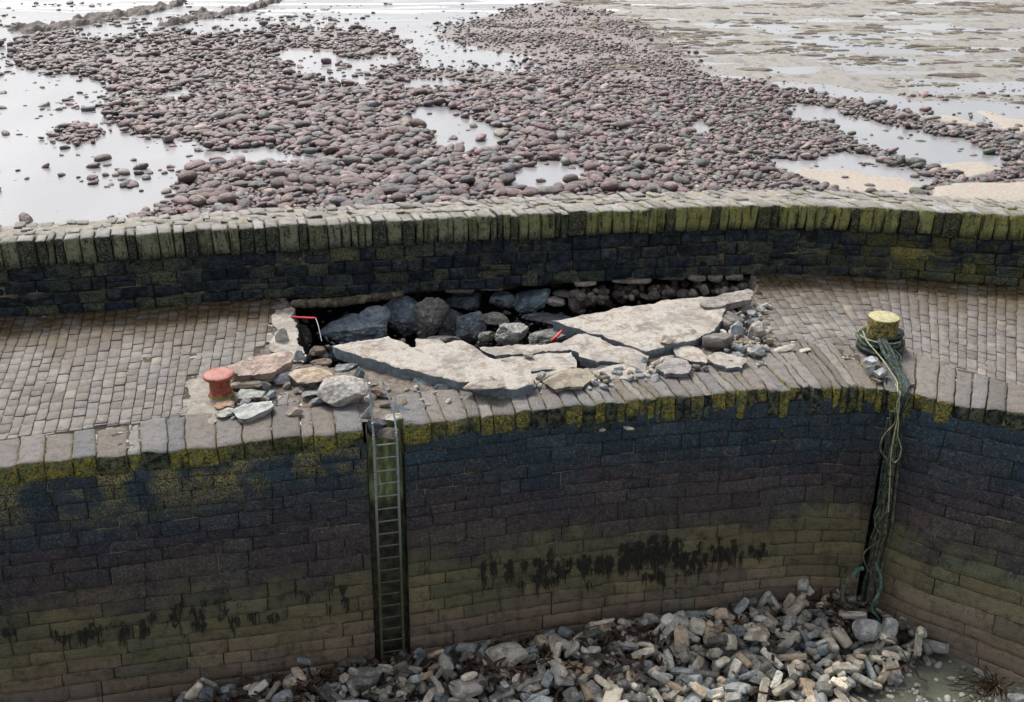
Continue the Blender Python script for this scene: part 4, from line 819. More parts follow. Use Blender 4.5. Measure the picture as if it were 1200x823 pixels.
cd = empty("thin_cord", tuple(bp(1040, 430, .2)), "thin pale yellow cord tied round the bollard and trailing down the corner", "cord")
mb = MB(); tube(mb, coil_pts(yc, .42, .30, .33, 1.0, n=40, ph=2.9, wob=.015, seed=4), .014, 6)
tube(mb, crom([bp(998, 407, .02), bp(1005, 405, .1), bp(1015, 398, .3), bp(1013, 390, .42)], 8), .014, 6); mb.build("knot_loop", MAT['cord'], cd)
mb = MB(); tube(mb, crom([bp(1011, 388, .45), bp(1016, 400, .40), bp(1027, 413, .34), bp(1036, 424, .28), bp(1044, 436, .22), bp(1051, 447, .16)] + corner_path([(1052, 458), (1054, 470), (1052, 490), (1048, 510), (1044, 535), (1043, 560), (1041, 600)], -.27), 8), .012, 6)
tube(mb, crom([bp(1047, 447, .16), bp(1050, 452, .12)] + corner_path([(1055, 462), (1051, 475), (1053, 495), (1052, 510), (1056, 525), (1054, 536), (1048, 542), (1043, 534)], -.30), 8), .010, 6); mb.build("trailing_end", MAT['cord'], cd)
# red plastic bits
mb = MB(); tube(mb, [bp(341, 371.5, -.02), bp(355, 372.5, -.02), bp(369, 373, -.02)], .024, 8); rp = mb.build("red_tube", MAT['redplastic']); tag(rp, "short red plastic tube across the pit's left corner", "tube")
mb = MB(); tube(mb, crom([bp(370, 373, -.02), bp(373, 382, -.12), bp(377, 400, -.35)], 8), .008, 6); tag(mb.build("white_string", MAT['white']), "white string hanging from the red tube into the pit", "string")
mb = MB(); tube(mb, crom([bp(646, 400, -.12), bp(652, 395, -.02), bp(658, 388, .05)], 6), .027, 8); tag(mb.build("red_plastic_piece", MAT['redplastic']), "small red plastic stick poking out of the pit's middle", "plastic")
# ------------------------------------------------------------------ ladder in its recess
lad = empty("ladder", tuple(wp((SN0 + SN1) / 2, 0, 0)), "tall steel ladder in the mossy recess of the harbour wall", "ladder")
uL, uR = s_at_px(437.5) , s_at_px(464.5)
def bar(mb, a, b, w_, t_, side_dir):
    a = np.array(a, float); b = np.array(b, float); d = b - a; d /= np.linalg.norm(d); s_ = np.array(side_dir, float); s_ -= d * (s_ @ d); s_ /= np.linalg.norm(s_); n = np.cross(d, s_)
    V = [p + s_ * i * w_ / 2 + n * j * t_ / 2 for p in (a, b) for i, j in ((-1, -1), (1, -1), (1, 1), (-1, 1))]
    mb.add(V, [[0, 1, 2, 3], [7, 6, 5, 4], [0, 4, 5, 1], [1, 5, 6, 2], [2, 6, 7, 3], [3, 7, 4, 0]])
e0, n0_ = edge_frame(np.array([uL])); nrm3 = np.array([n0_[0, 0], n0_[0, 1], 0])
for u in (uL, uR):
    mb = MB(); bar(mb, wp(u, .18, .02), wp(u, 4.85, .02), .07, .042, nrm3); mb.build("side_rail", MAT['ladder'], lad, smooth=False)
v = .32
while v < 4.75:
    mb = MB(); tube(mb, [wp(uL, v, .02), wp(uR, v, .02)], .015, 8); mb.build("rung", MAT['ladder'], lad); v += .245
# handrails
A = wp(uL, .18, .02); B = wp(uR, .18, .02)
mb = MB(); top = A + np.array([-.03, .10, 1.02]); bar(mb, A, top, .06, .03, nrm3); bk = A + np.array([-.09, .48, .10]); bar(mb, top, bk, .045, .018, nrm3)
mb.build("handrail", MAT['steel'], lad, smooth=False)
mb = MB(); tB = B + np.array([-.24, .35, .88]); mB = B + np.array([-.05, .16, .45]); bar(mb, B, mB, .06, .03, nrm3); bar(mb, mB, tB, .06, .03, nrm3)
mb.build("handrail", MAT['steel'], lad, smooth=False)
def gusset(p, q, r_, th=.02):
    p, q, r_ = map(np.array, (p, q, r_)); n = np.cross(q - p, r_ - p); n = n / np.linalg.norm(n) * th / 2; V = [p - n, q - n, r_ - n, p + n, q + n, r_ + n]
    m_ = MB(); m_.add(V[:], [[0, 1, 4, 3], [1, 2, 5, 4], [2, 0, 3, 5]]); m_.add(V, [[2, 1, 0], [3, 4, 5]]); m_.build("bracket", MAT['steel'], lad, smooth=False)
gusset(bk + [0, 0, .30], bk + [0, 0, 0], bk + [-.26, -.05, -.02]); gusset(mB + [.0, .05, .10], mB + [-.02, 0, -.03], mB + [.30, .12, -.10])
for p in (A + [0, -.02, .06], B + [0, -.02, .06], A + [0, -.02, .3]):
    V, F = ICO[2]; m_ = MB(); m_.add(V * .022 + p, F); m_.build("bolt", MAT['steel'], lad)
# ------------------------------------------------------------------ seaweed on the wall and on the bed
def wall_uv(px, py):
    """position on the harbour wall seen at a view point (front stretch)"""
    s_ = s_at_px(px)
    for _ in range(6):
        v = np.linspace(0, 4.7, 60); P = wall_pt(np.full(60, s_), v, 0, 0); x, y, _z = pj(P); k = np.argmin(np.abs(y - py)); s_ += (px - x[k]) / 66
    return s_, v[k]
mb = MB()
clumps = [(575, 668, 30), (600, 664, 20), (628, 672, 60), (640, 660, 50), (665, 668, 40), (690, 655, 60), (710, 660, 60), (735, 650, 60), (752, 648, 90), (770, 640, 120), (785, 645, 110), (768, 672, 40), (800, 650, 40), (815, 655, 40), (835, 645, 50), (852, 640, 30), (875, 645, 30), (218, 715, 60), (222, 728, 40), (370, 690, 40), (100, 742, 50), (112, 738, 30), (165, 735, 30), (285, 722, 35), (300, 715, 20), (400, 712, 20), (155, 730, 20), (0, 735, 30)]
for x, y, n in clumps:
    s0, v0 = wall_uv(x, y); sub_ = [(s0 + rng.normal(0, .24), v0 + rng.normal(0, .11)) for _ in range(max(3, n // 4))]
    if x < 420: n = n // 2
    for k in range(n * 2 + 6):
        cs, cv = sub_[rng.integers(len(sub_))]; u = cs + rng.normal(0, .03); v_ = cv + rng.normal(0, .025); ln = rng.gamma(2.0, .05) + .03; o_ = rng.uniform(0, .03)
        a = wp(u, v_, .005); b_ = wp(u + rng.normal(0, .012), v_ + ln * .5, .018 + o_); c_ = wp(u + rng.normal(0, .022), v_ + ln, .008 + o_ * .5)
        w_ = rng.uniform(.004, .011); t_ = np.array([1, .2, 0]) * w_
        mb.add([a - t_, a + t_, b_ + t_ * 1.4, b_ - t_ * 1.4, c_ + t_ * .3, c_ - t_ * .3], [[0, 1, 2, 3], [3, 2, 4, 5]])
tag(mb.build("wall_seaweed", MAT['weed']), "dark seaweed tufts hanging on the harbour wall", "seaweed", kind="stuff")
# ------------------------------------------------------------------ harbour bed and rubble heap
BZ = -4.80
mb = MB(); nx, ny = 260, 120; X, Y = np.meshgrid(np.linspace(-30, 26, nx), np.concatenate([np.linspace(-25, 9, 20), np.linspace(9.3, 18.6, 100)]), indexing='ij')
Z = BZ + fbm(np.stack([X, Y, X * 0], -1), .5, 4, 3) * .10 + fbm(np.stack([X, Y, X * 0], -1), 3, 3, 4) * .02
V = np.stack([X, Y, Z], -1).reshape(-1, 3); i, j = np.meshgrid(np.arange(nx - 1), np.arange(ny - 1), indexing='ij'); a = (i * ny + j).ravel(); mb.add(V, np.stack([a, a + ny, a + ny + 1, a + 1], 1))
tag(mb.build("harbour_bed", MAT['mud']), kind="structure")
HEAP = [(190, 838), (230, 815), (330, 800), (410, 784), (450, 768), (500, 773), (560, 762), (640, 752), (720, 738), (830, 722), (900, 708), (960, 699), (1040, 708), (1066, 735), (1105, 748), (1075, 772), (1050, 792), (1012, 812), (1000, 850), (1020, 1100), (-250, 1100), (120, 870)]
GX0, GY0, GS = -9.0, 10.0, .05; HM = np.zeros((380, 170))
gx, gy = np.meshgrid(GX0 + np.arange(380) * GS, GY0 + np.arange(170) * GS, indexing='ij'); ppx, ppy, _ = pj(np.stack([gx, gy, gx * 0 + BZ], -1))
base = np.zeros_like(HM)
for q, hh in ((0, .02), (14, .03), (30, .03), (50, .03)):
    base += inpoly(ppx, ppy - q * .3, [(a + (q if a < 600 else -q) * .8, b + q * .55) for a, b in HEAP]) * hh
HM[:] = BZ + base * 1.0
RUB_COL = [(.28, .315, .33), (.36, .365, .345), (.20, .205, .195), (.50, .47, .41), (.58, .53, .44), (.12, .12, .11), (.42, .33, .24), (.33, .32, .28), (.55, .54, .50), (.20, .23, .25), (.46, .42, .35), (.09, .09, .085)]
def drop(x, y, dims, rz, sink=.25):
    L, W_, H_ = dims; n = 7; a = np.linspace(-.5, .5, n); A, B_ = np.meshgrid(a * L * .8, a * W_ * .8)
    X_ = x + A * math.cos(rz) - B_ * math.sin(rz); Y_ = y + A * math.sin(rz) + B_ * math.cos(rz)
    i = np.clip(((X_ - GX0) / GS).astype(int), 0, 379); j = np.clip(((Y_ - GY0) / GS).astype(int), 0, 169); h = HM[i, j]
    # tilt to the heap's own slope under the stone
    Mx = np.column_stack([A.ravel(), B_.ravel(), np.ones(n * n)]); co, *_ = np.linalg.lstsq(Mx, h.ravel(), rcond=None)
    sx, sy = np.clip(co[0], -.7, .7), np.clip(co[1], -.7, .7); z0 = np.percentile(h - sx * A - sy * B_, 70)
    top = z0 + H_ * (1 - sink) + sx * A + sy * B_; HM[i, j] = np.maximum(HM[i, j], top)
    return z0 + H_ * (.5 - sink), math.atan(sy), -math.atan(sx)
cand = []
step = .25
for xx in np.arange(-7.5, 9.2, step):
    for yy in np.arange(12.2, 17.6, step * .8):
        x = xx + rng.normal(0, .07); y = yy + rng.normal(0, .06); px, py, dz = pj([x, y, BZ + .1])
        if inpoly(px, py, HEAP): cand.append((x, y, px, py, dz))
rng.shuffle(cand)
cand = [tuple(q) for q in cand]
VAR = []
for k in range(18):
    sub = 4
    bx = [.9, .85, .8, .9, .7, .4][k % 6]; VAR.append(rock_v(900 + k, (1, 1, 1), sub, bx, 4, (.80, 1.15) if bx > .6 else (.6, .95), .045 if bx > .6 else .07, 1.8))
stuffm = MB(); big = []
for (x, y, px, py, dz) in cand:                      # under-layer: small stuff filling the gaps
    for q in range(4):
        s_ = rng.uniform(.04, .15); dims = (s_ * rng.uniform(1.1, 1.9), s_, s_ * .7); xx, yy = x + rng.normal(0, .12), y + rng.normal(0, .1); rz = rng.uniform(0, 6.3); z, rx, ry = drop(xx, yy, dims, rz, .15)
        V, F = VAR[rng.integers(18)]; V2, F2 = rock_v(int(rng.integers(1000, 1030)), dims, 2, .6, 5, (.75, 1.0), .05); col = np.array(RUB_COL[rng.integers(len(RUB_COL))]) * rng.uniform(.3, .9)
        stuffm.add(V2 @ (euler_m(0, 0, rz) @ euler_m(rx + rng.normal(0, .3), ry + rng.normal(0, .3), 0)).T + [xx, yy, z], F2, col)
def where_heap(px, py):
    a = "by the ladder's foot" if px < 520 else ("left of the middle" if px < 680 else ("in the middle" if px < 850 else ("right of the middle" if px < 990 else "below the hanging rope")))
    b = "against the wall" if py < np.interp(px, [200, 450, 700, 960, 1060], [825, 785, 752, 715, 745]) + 8 else ("halfway down" if py < 785 else "nearest the viewer")
    return a, b
rub_meshes = []
for k, (V, F) in enumerate(VAR):
    m_ = MB(); m_.add(V, F); o = m_.build("rubble_block", MAT['stone_obj'], sharp=40); rub_meshes.append(o.data); bpy.data.objects.remove(o)
def colour_word(c):
    r, g, b = c; l = (r + g + b) / 3
    t = "blue grey" if b > r * 1.05 else ("tan" if r > b * 1.25 else "grey"); return ("dark " if l < .2 else ("pale " if l > .36 else "")) + t
nb_ = 0
cand2 = [c_ for c_ in cand if c_[2] > -10 and c_[3] < 850][:296] + []
rest = [c_ for c_ in cand if c_ not in cand2]
SPECIAL = [(592, 769, .86, .55, .42, (.50, .45, .36), "large cream boulder against the wall left of the heap's middle", .1, .35), (425, 797, .60, .50, .34, (.19, .18, .165), "large dark brown slab-like stone below the ladder", .6, 1.2), (1016, 738, .60, .50, .42, (.42, .42, .40), "big pale grey boulder at the foot of the hanging rope", .1, .2),
           (1042, 738, .32, .34, .50, (.52, .50, .47), "white fluted stone between the big pale boulder and the wall", .3, .2), (546, 806, .62, .45, .30, (.42, .38, .33), "broad cream stone at the bottom left of centre", .3, .3), (345, 799, .45, .36, .24, (.36, .34, .29), "rounded tan stone near the left end of the heap", .1, .2),
           (1095, 757, .62, .22, .2, (.36, .35, .32), "long pale stone lying apart along the right wall", .6, .0), (1191, 818, .30, .2, .14, (.40, .41, .40), "pale square stone in the bottom right corner", .8, .3), (331, 818, .4, .3, .24, (.30, .32, .33), "blue grey rounded stone at the bottom left end", .2, .3), (990, 752, .30, .18, .16, (.27, .29, .29), "grey block under the loop of rope", .8, .2)]
for k, (px, py, L, W_, H_, col, lab, bx, rz) in enumerate(SPECIAL):
    c = bp(px, py, BZ + .3); dims = (L, W_, H_); z, rx, ry = drop(c[0], c[1], dims, rz, .1); z = max(z, BZ + H_ * .4)
    V, F = rock_v(800 + k, dims, 4, bx, 7, (.6, .95), .07); m_ = MB(); m_.add(V, F); o = m_.build("rubble_stone", MAT['stone_obj'], sharp=38); c = bp(px, py, z); o.location = c; o.rotation_euler = (rx * .5, ry * .5, rz); o.color = (*col, 1)
    tag(o, lab, "stone", "stones of the rubble heap")
for idx, (x, y, px, py, dz) in enumerate(cand2 + rest):
    ind = idx < len(cand2)
    if any(abs(px - q[0]) < q[2] * 28 and abs(py - q[1]) < q[4] * 40 for q in SPECIAL): continue
    r_ = rng.random()
    if r_ < .62: dims = (rng.uniform(.30, .60), rng.uniform(.12, .17), rng.uniform(.08, .14)); shp = "long block"; v_ = rng.choice([0, 1, 2, 3, 6, 7, 8, 9, 12, 13, 14, 15])
    elif r_ < .85: s_ = rng.uniform(.13, .27); dims = (s_ * 1.2, s_, s_ * .75); shp = "squat stone"; v_ = rng.choice([4, 5, 10, 11, 16, 17])
    else: dims = (rng.uniform(.34, .55), rng.uniform(.2, .32), rng.uniform(.07, .11)); shp = "flat stone"; v_ = rng.choice([4, 10, 16, 2])
    if px < 620 and rng.random() < .55: dims = tuple(np.array(dims) * .68)
    rz = rng.uniform(0, 3.14); z, rx, ry = drop(x, y, dims, rz, .38); rx += rng.normal(0, .22); ry += rng.normal(0, .22); col = np.array(RUB_COL[rng.integers(len(RUB_COL))]) * rng.uniform(1.05, 1.45) * np.array([1.03, 1, .94])
    # stay clear of the wall face
    if ind:
        o = bpy.data.objects.new("rubble_block", rub_meshes[v_]); scene.collection.objects.link(o); o.location = (x, y, z); o.rotation_mode = 'XYZ'
        o.rotation_euler = (Matrix.Rotation(rz, 3, 'Z') @ Euler((rx, ry, 0)).to_matrix()).to_euler(); o.scale = dims; o.color = (*col, 1)
        a_, b_ = where_heap(px, py); tag(o, f"{colour_word(col)} {shp} {a_} of the heap, {b_}" if "middle" in a_ else f"{colour_word(col)} {shp} {a_}, {b_}", "stone", "stones of the rubble heap")
    else:
        V, F = rock_v(int(rng.integers(1040, 1060)), dims, 3, .8, 5, (.85, 1.1), .045); stuffm.add(V @ (euler_m(0, 0, rz) @ euler_m(rx, ry, 0)).T + [x, y, z], F, col)
# pale chips on the mud to the right
for k in range(150):
    px, py = rng.uniform(1010, 1200), rng.uniform(750, 823)
    if inpoly(px, py, HEAP): continue
    s_ = rng.gamma(2, .025) + .015; s_ = min(s_, .15); c = bp(px, py, BZ + s_ * .15); V, F = rock_v(int(rng.integers(1000, 1030)), (s_ * 1.5, s_, s_ * .6), 2, .5, 5, (.7, .95), .06)
    stuffm.add(V @ euler_m(rng.normal(0, .2), rng.normal(0, .2), rng.uniform(0, 6)).T + c, F, np.array([.42, .41, .36]) * rng.uniform(.5, 1.05))
tag(stuffm.build("rubble", MAT['stone_attr'], sharp=40), "small stones and chips filling the rubble heap", "rubble", kind="stuff")
# kelp among the rubble along the wall foot
mb = MB()
for k in range(3000):
    t = rng.random(); px = np.interp(t, [0, 1], [200, 1110]); foot = np.interp(px, [190, 330, 450, 560, 720, 830, 960, 1040, 1110], [828, 800, 768, 762, 738, 722, 697, 705, 752])
    if rng.random() < .45: py = foot + rng.gamma(1.5, 16)
    else: py = foot + rng.gamma(1.5, 7) - 2
    dens = fbm(np.array([[px * .02, 0, 0]]), 1, 2, 3)[0]
    if dens < rng.uniform(-.5, .3): continue
    c = bp(px, py, BZ); i = int(np.clip((c[0] - GX0) / GS, 0, 379)); j = int(np.clip((c[1] - GY0) / GS, 0, 169)); z = HM[i, j] + rng.uniform(-.05, .06); c = bp(px, py, z)
    P = [c]; d = rng.uniform(0, 6.28); L = rng.uniform(.05, .14)
    for q in range(3): d += rng.normal(0, .7); P.append(P[-1] + np.array([math.cos(d) * L, math.sin(d) * L, rng.normal(0, .03)]))
    P = np.array(P); w_ = rng.uniform(.012, .035); nn = np.array([-math.sin(d), math.cos(d), rng.normal(0, .5)]) * w_
    V = np.vstack([P - nn, P + nn]); mb.add(V, [[q, q + 1, q + 5, q + 4] for q in range(3)])
tag(mb.build("kelp_wrack", MAT['kelp']), "brown kelp tangled among the rubble at the wall's foot", "seaweed", kind="stuff")
kp = bp(1168, 806, BZ + .04)
mb = MB()
for k in range(46):
    d = rng.uniform(0, 6.28) if k % 3 else rng.uniform(2.6, 3.4); L = rng.uniform(.15, .45) if k % 3 else rng.uniform(.3, .95); P = [kp + np.array([rng.normal(0, .06), rng.normal(0, .06), .03])]
    for q in range(3): d += rng.normal(0, .25); P.append(P[-1] + np.array([math.cos(d), math.sin(d), 0]) * L / 3 + [0, 0, (.05, .01, -.03)[q]])
    P = np.array(P); nn = np.array([-math.sin(d), math.cos(d), .3]) * rng.uniform(.008, .02); mb.add(np.vstack([P - nn, P + nn]), [[q, q + 1, q + 5, q + 4] for q in range(3)])
tag(mb.build("kelp_plant", MAT['kelp']), "stranded brown kelp frond on the mud at the lower right", "seaweed")
# ------------------------------------------------------------------ beach
WZ = -1.50
FIELDS = [[(150, 262), (205, 235), (232, 192), (262, 170), (205, 163), (170, 157), (120, 130), (150, 105), (95, 88), (30, 78), (0, 60), (45, 42), (150, 46), (260, 38), (330, 34), (430, 36), (480, 55), (500, 76), (440, 84), (350, 68), (320, 80), (400, 100), (460, 88), (560, 80), (640, 84), (700, 92), (780, 92), (880, 95), (960, 112), (1040, 128), (1120, 140), (1180, 156), (1300, 165), (1320, 300), (150, 320)],
          [(500, 40), (560, 22), (600, 12), (660, 4), (700, 12), (760, 30), (800, 60), (840, 100), (760, 100), (660, 88), (620, 70), (560, 58)],
          [(130, 140), (200, 128), (230, 150), (170, 160)], [(60, 150), (110, 145), (120, 168), (70, 172)]]
POOLS = [[(232, 192), (244, 176), (300, 171), (340, 179), (392, 181), (394, 192), (300, 194), (262, 190)], [(478, 132), (500, 124), (522, 126), (560, 140), (592, 152), (586, 178), (548, 181), (512, 174), (496, 152)], [(592, 203), (622, 190), (650, 184), (690, 196), (687, 216), (640, 222), (600, 226)], [(300, 62), (360, 60), (400, 66), (470, 66), (482, 76), (420, 82), (340, 80)], [(430, 96), (520, 92), (560, 100), (500, 108)],
         [(915, 122), (960, 126), (1010, 140), (1070, 152), (1165, 182), (1185, 202), (1130, 208), (1050, 182), (1000, 162), (930, 136)], [(880, 180), (935, 190), (985, 178), (1050, 196), (1092, 216), (1060, 226), (985, 222), (930, 204)], [(800, 140), (822, 142), (826, 156), (805, 156)], [(180, 112), (210, 106), (240, 110), (200, 122)]]
SAND = [[(930, 192), (985, 196), (1040, 204), (1085, 218), (1062, 228), (985, 224), (935, 206)], [(1080, 190), (1150, 186), (1185, 200), (1130, 210)], [(1140, 130), (1260, 138), (1260, 160), (1185, 158)], [(1090, 222), (1200, 214), (1260, 220), (1260, 240), (1090, 240)], [(1070, 134), (1120, 140), (1180, 152), (1150, 152), (1090, 144)]]
SHELF = [(560, 22), (660, -5), (700, -60), (1600, -80), (1600, 150), (1150, 122), (1060, 118), (960, 102), (860, 96), (760, 98), (640, 84), (600, 60)]
def warp(x, y, P): return x + fbm(P, .45, 3, 31) * 16, y + fbm(P, .45, 3, 37) * 7
def anyp(x, y, L):
    r = np.zeros(np.shape(x), bool)
    for p_ in L: r |= inpoly(x, y, p_)
    return r
ys = [24.2]
while ys[-1] < 150: ys.append(ys[-1] + .16 + (ys[-1] - 24) * .006)
ys = np.array(ys); nx = 520; xs = np.linspace(-1, 1, nx)
X = xs[:, None] * (20 + (ys[None] - 24) * .62); Y = np.broadcast_to(ys[None], X.shape); P3 = np.stack([X, Y, X * 0 + WZ], -1)
px, py, _ = pj(P3); wx, wy = warp(px, py, P3)
fld = anyp(wx, wy, FIELDS) & ~anyp(wx, wy, POOLS); snd = anyp(wx, wy, SAND); shf = inpoly(wx, wy, SHELF) & ~fld
def blur(A, n_):
    A = A.astype(float)
    for _ in range(n_): A[1:-1, 1:-1] = (A[:-2, 1:-1] + A[2:, 1:-1] + A[1:-1, :-2] + A[1:-1, 2:] + A[1:-1, 1:-1]) / 5
    return A
fld = blur(fld, 5)
Z = WZ - .10 + fld * .15 + blur(snd, 4) * (.13 + .05 * fbm(P3, .4, 2, 8)) + blur(shf, 3) * (.112 + fbm(P3 * np.array([.35, 1, 1]), .8, 5, 77) * .12) + fbm(P3, 1.5, 3, 6) * .015

# two rock ledges running out to the upper left
LEDGE = [[(10, 36), (60, 29), (120, 19), (170, 12), (222, 0), (214, 5), (170, 18), (120, 27), (70, 36), (30, 40)], [(180, 30), (240, 18), (290, 8), (335, -2), (330, 3), (290, 13), (240, 22), (200, 31)]]
mb = MB(); V = np.stack([X, Y, Z], -1).reshape(-1, 3); ny = len(ys); i, j = np.meshgrid(np.arange(nx - 1), np.arange(ny - 1), indexing='ij'); a = (i * ny + j).ravel()
mb.add(V, np.stack([a, a + ny, a + ny + 1, a + 1], 1)); C = np.zeros((len(V), 4)); C[:, 0] = snd.ravel(); C[:, 1] = (shf & ~snd).ravel(); C[:, 3] = 1; mb.c = [C]
tag(mb.build("beach", MAT['shore']), kind="structure")
mb = MB(); xs_ = [-3000, -60, 60, 3000]; ys_ = [24.2, 150, 6000]; V = [(a_, b_, WZ) for a_ in xs_ for b_ in ys_]; mb.add(V, [[q * 3 + r_, (q + 1) * 3 + r_, (q + 1) * 3 + r_ + 1, q * 3 + r_ + 1] for q in range(3) for r_ in range(2)])
tag(mb.build("sea", MAT['water']), kind="structure")
def ledge(poly, lab, seed):
    q = [bp(x, y, WZ) for x, y in poly]; xs = [p[0] for p in q]; ysr = [p[1] for p in q]; m_ = MB(); rg = np.random.default_rng(seed); n = 0
    gx_, gy_ = np.meshgrid(np.linspace(min(xs) - 1, max(xs) + 1, 260), np.linspace(min(ysr) - 1, max(ysr) + 1, 90), indexing='ij'); G = np.stack([gx_, gy_, gx_ * 0], -1)
    x_, y_, _ = pj(np.stack([gx_, gy_, gx_ * 0 + WZ], -1)); ins = inpoly(x_ + fbm(G, .7, 3, 3) * 7, y_ + fbm(G, .9, 3, 5) * 3, poly).astype(float)
    for _ in range(3): ins[1:-1, 1:-1] = (ins[:-2, 1:-1] + ins[2:, 1:-1] + ins[1:-1, :-2] + ins[1:-1, 2:] + ins[1:-1, 1:-1]) / 5
    z = WZ - .12 + ins * (.36 + .5 * fbm(G, 1.4, 4, seed)); V = np.stack([gx_, gy_, z], -1).reshape(-1, 3); a_, b_ = np.meshgrid(np.arange(259), np.arange(89), indexing='ij'); k = (a_ * 90 + b_).ravel()
    base_ = np.array([.10, .08, .07]); m_.add(V, np.stack([k, k + 90, k + 91, k + 1], 1), base_); return tag(m_.build("rock_ledge", MAT['stone_attr'], smooth=True), lab, "rock")
ledge(LEDGE[0], "long brown rock ledge running out into the shallows at upper left", 5); ledge(LEDGE[1], "thin broken reef right of the long brown ledge", 6)
# boulders and pebbles
def stone_col(px, py):
    r_ = rng.random(); right = np.clip((px - 620) / 500 + (py - 150) / 400, 0, 1)
    if r_ < .50 * (1 - right * .75): c = np.array([.17, .095, .088]); wd = "purple red"
    elif r_ < .72 * (1 - right * .35): c = np.array([.25, .175, .160]); wd = "mauve"
    elif r_ < .84: c = np.array([.13, .125, .13]); wd = "dark grey"
    elif r_ < .94: c = np.array([.20, .20, .185]); wd = "grey"
    else: c = np.array([.32, .27, .23]); wd = "pale tan"
    if right > .35 and wd in ("dark grey", "grey") and rng.random() < .5: c = np.array([.13, .145, .105]); wd = "greenish grey"
    c = c * rng.choice([rng.uniform(.35, .7), rng.uniform(.7, 1.2), rng.uniform(1.1, 1.7)], p=[.28, .50, .22]); return .78 * c * np.array([1, rng.uniform(.86, 1.06), rng.uniform(.86, 1.08)]), wd
items = []
yy = 24.6
while yy < 86:
    st = .25 if yy < 60 else .30; hw_ = 17 + (yy - 24) * .52
    n = int(2 * hw_ / st); x = -hw_ + (np.arange(n) + rng.uniform(-.45, .45, n)) * st; y = yy + rng.uniform(-.4, .4, n) * st
    P = np.column_stack([x, y, np.full(n, WZ)]); a_, b_, dz = pj(P); wx, wy = warp(a_, b_, P)
    cnt_ = np.zeros(n); cp_ = np.zeros(n)
    for q_ in range(7):
        ox, oy = rng.normal(0, 16, n), rng.normal(0, 6, n); cnt_ += anyp(wx + ox, wy + oy, FIELDS); cp_ += anyp(wx + ox * .45, wy + oy * .45, POOLS + SAND)
    soft = cnt_ / 7; softp = cp_ / 7
    f_ = soft > .45; pl = softp > .5; shx = inpoly(wx, wy, SHELF)
    sc_ = fbm(P, .35, 3, 51) > .12
    edge_ = (~f_) & (soft > 0) & (~pl); far = (~f_) & (~pl) & (~shx) & (wy < 262) & sc_ & (a_ < 560)
    dens = np.where(f_ & ~pl, .97 * np.clip(soft * 1.15, 0, 1)**1.5 * (1 - softp)**1.2, np.where(pl, .05, np.where(far, np.where(wy < 100, .20, np.interp(a_, [0, 150, 300], [.10, .16, .10])), np.where(shx, .26, .012))))
    thin = (f_ & ~pl & (wy < 105) & (fbm(P, .5, 3, 61) < .0)); dens = np.where(thin, .22, dens); dens = np.where(f_ & ~pl & (wy < 160) & (a_ < 420) & ~thin, .78, dens)
    dens = np.where(edge_, np.maximum(dens, soft * .5), dens)
    k = rng.random(n) < dens
    for q in np.nonzero(k)[0]: items.append((x[q], y[q], a_[q], b_[q], dz[q], bool(f_[q] & ~pl[q])))
    yy += st * .72
items = [it for it in items if -120 < it[2] < 1330]
out = []
pebm = MB(); PV = [rock_v(1500 + k, (1, 1, 1), 2, 0, 3, (.75, .95), .05, 1.3) for k in range(14)]
PVh = [rock_v(1500 + k, (1, 1, 1), 3, .1 if k % 3 else .3, 3 if k % 3 else 6, (.72, .95), .05, 1.3) for k in range(14)]
info = []
for (x, y, a_, b_, dz, inf) in items:
    s_ = float(np.clip(rng.lognormal(math.log(.262), .44), .12, .60))
    if b_ < 95 and a_ > 480: s_ *= .62
    if a_ > 640: s_ *= float(np.interp(a_, [640, 860, 1200], [1, .78, .72]))
    if not inf: s_ *= rng.uniform(.5, 1.1) * (.6 if b_ < 110 and a_ > 560 else 1)
    d = (s_ * rng.uniform(1, 1.5), s_ * rng.uniform(.7, .95), s_ * rng.uniform(.42, .68)); c, wd = stone_col(a_, b_)
    if b_ < 100 and a_ < 600: c = c * .7 + np.array([.016, .015, .010])
    info.append((d[0] * FPX / dz * (1 if 0 < a_ < 1200 and 0 < b_ < 250 else 0), x, y, a_, b_, d, c, wd, inf))
info.sort(key=lambda q: -q[0])
bm_meshes = []
for k, (V, F) in enumerate(PVh):
    m_ = MB(); m_.add(V, F); o = m_.build("beach_boulder", MAT['pebble_obj'], sharp=None); bm_meshes.append(o.data); bpy.data.objects.remove(o)
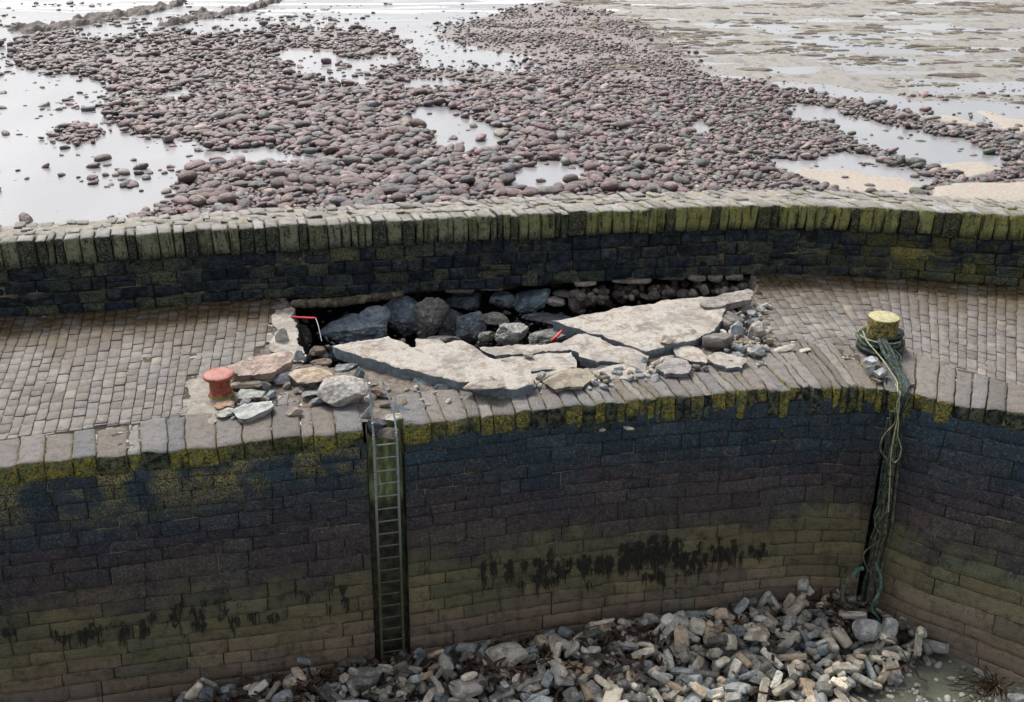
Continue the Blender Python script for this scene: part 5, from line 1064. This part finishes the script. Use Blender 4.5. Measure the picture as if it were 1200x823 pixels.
for r_, (sz, x, y, a_, b_, d, c, wd, inf) in enumerate(info):
    z = WZ + d[2] * rng.uniform(.05, .42) + (.05 if inf else -.03); rz = rng.uniform(0, 3.14); tx, ty = rng.normal(0, .22, 2); v_ = int(rng.integers(14))
    if r_ < 290:
        o = bpy.data.objects.new("beach_boulder", bm_meshes[v_]); scene.collection.objects.link(o); o.location = (x, y, z + d[2] * .12); o.scale = d; o.rotation_euler = (tx * .5, ty * .5, rz); o.color = (*c, 1)
        zone = "by the sea wall" if b_ > 205 else ("in mid field" if b_ > 130 else "in the far field"); lr = "far left" if a_ < 240 else ("left" if a_ < 480 else ("centre" if a_ < 720 else ("right" if a_ < 960 else "far right")))
        tag(o, f"rounded {wd} boulder {'standing in shallow water ' if not inf else ''}{zone}, {lr}", "boulder", "beach boulders behind the sea wall")
    else:
        V, F = PV[v_]; pebm.add(V * np.array(d) @ euler_m(tx, ty, rz).T + [x, y, z], F, c)
tag(pebm.build("beach_pebbles", MAT['pebble_attr']), "thousands of smaller rounded purple and grey beach stones", "pebbles", kind="stuff")
# weed and clumps over the rocky shelf at upper right
mb = MB()
for k in range(26000):
    x = rng.uniform(4, 60); y = rng.uniform(46, 105); P = np.array([[x, y, WZ]]); a_, b_, dz = pj(P[0])
    if not (480 < a_ < 1260 and -20 < b_ < 130) or not inpoly(a_, b_, SHELF): continue
    if fbm(P * np.array([.35, 1, 1]), .55, 3, 91)[0] < rng.uniform(-.05, .35): continue
    s_ = min(rng.gamma(1.6, .075) + .05, .6); V, F = ICO[1 if s_ < .2 else 2]; V = V * np.array([s_ * rng.uniform(1, 2.4), s_, s_ * .22]); V = V * (1 + .4 * vn(V + k, 5 / s_ * .3, 1))[:, None]
    col = np.array([(.08, .058, .045), (.13, .10, .08), (.12, .105, .05), (.16, .135, .075), (.06, .047, .04)][rng.integers(5)])
    mb.add(V + [x, y, WZ + .01], F, col)
tag(mb.build("shelf_seaweed", MAT['stone_attr'], smooth=False), "brown and olive seaweed patches over the rocky shelf", "seaweed", kind="stuff")
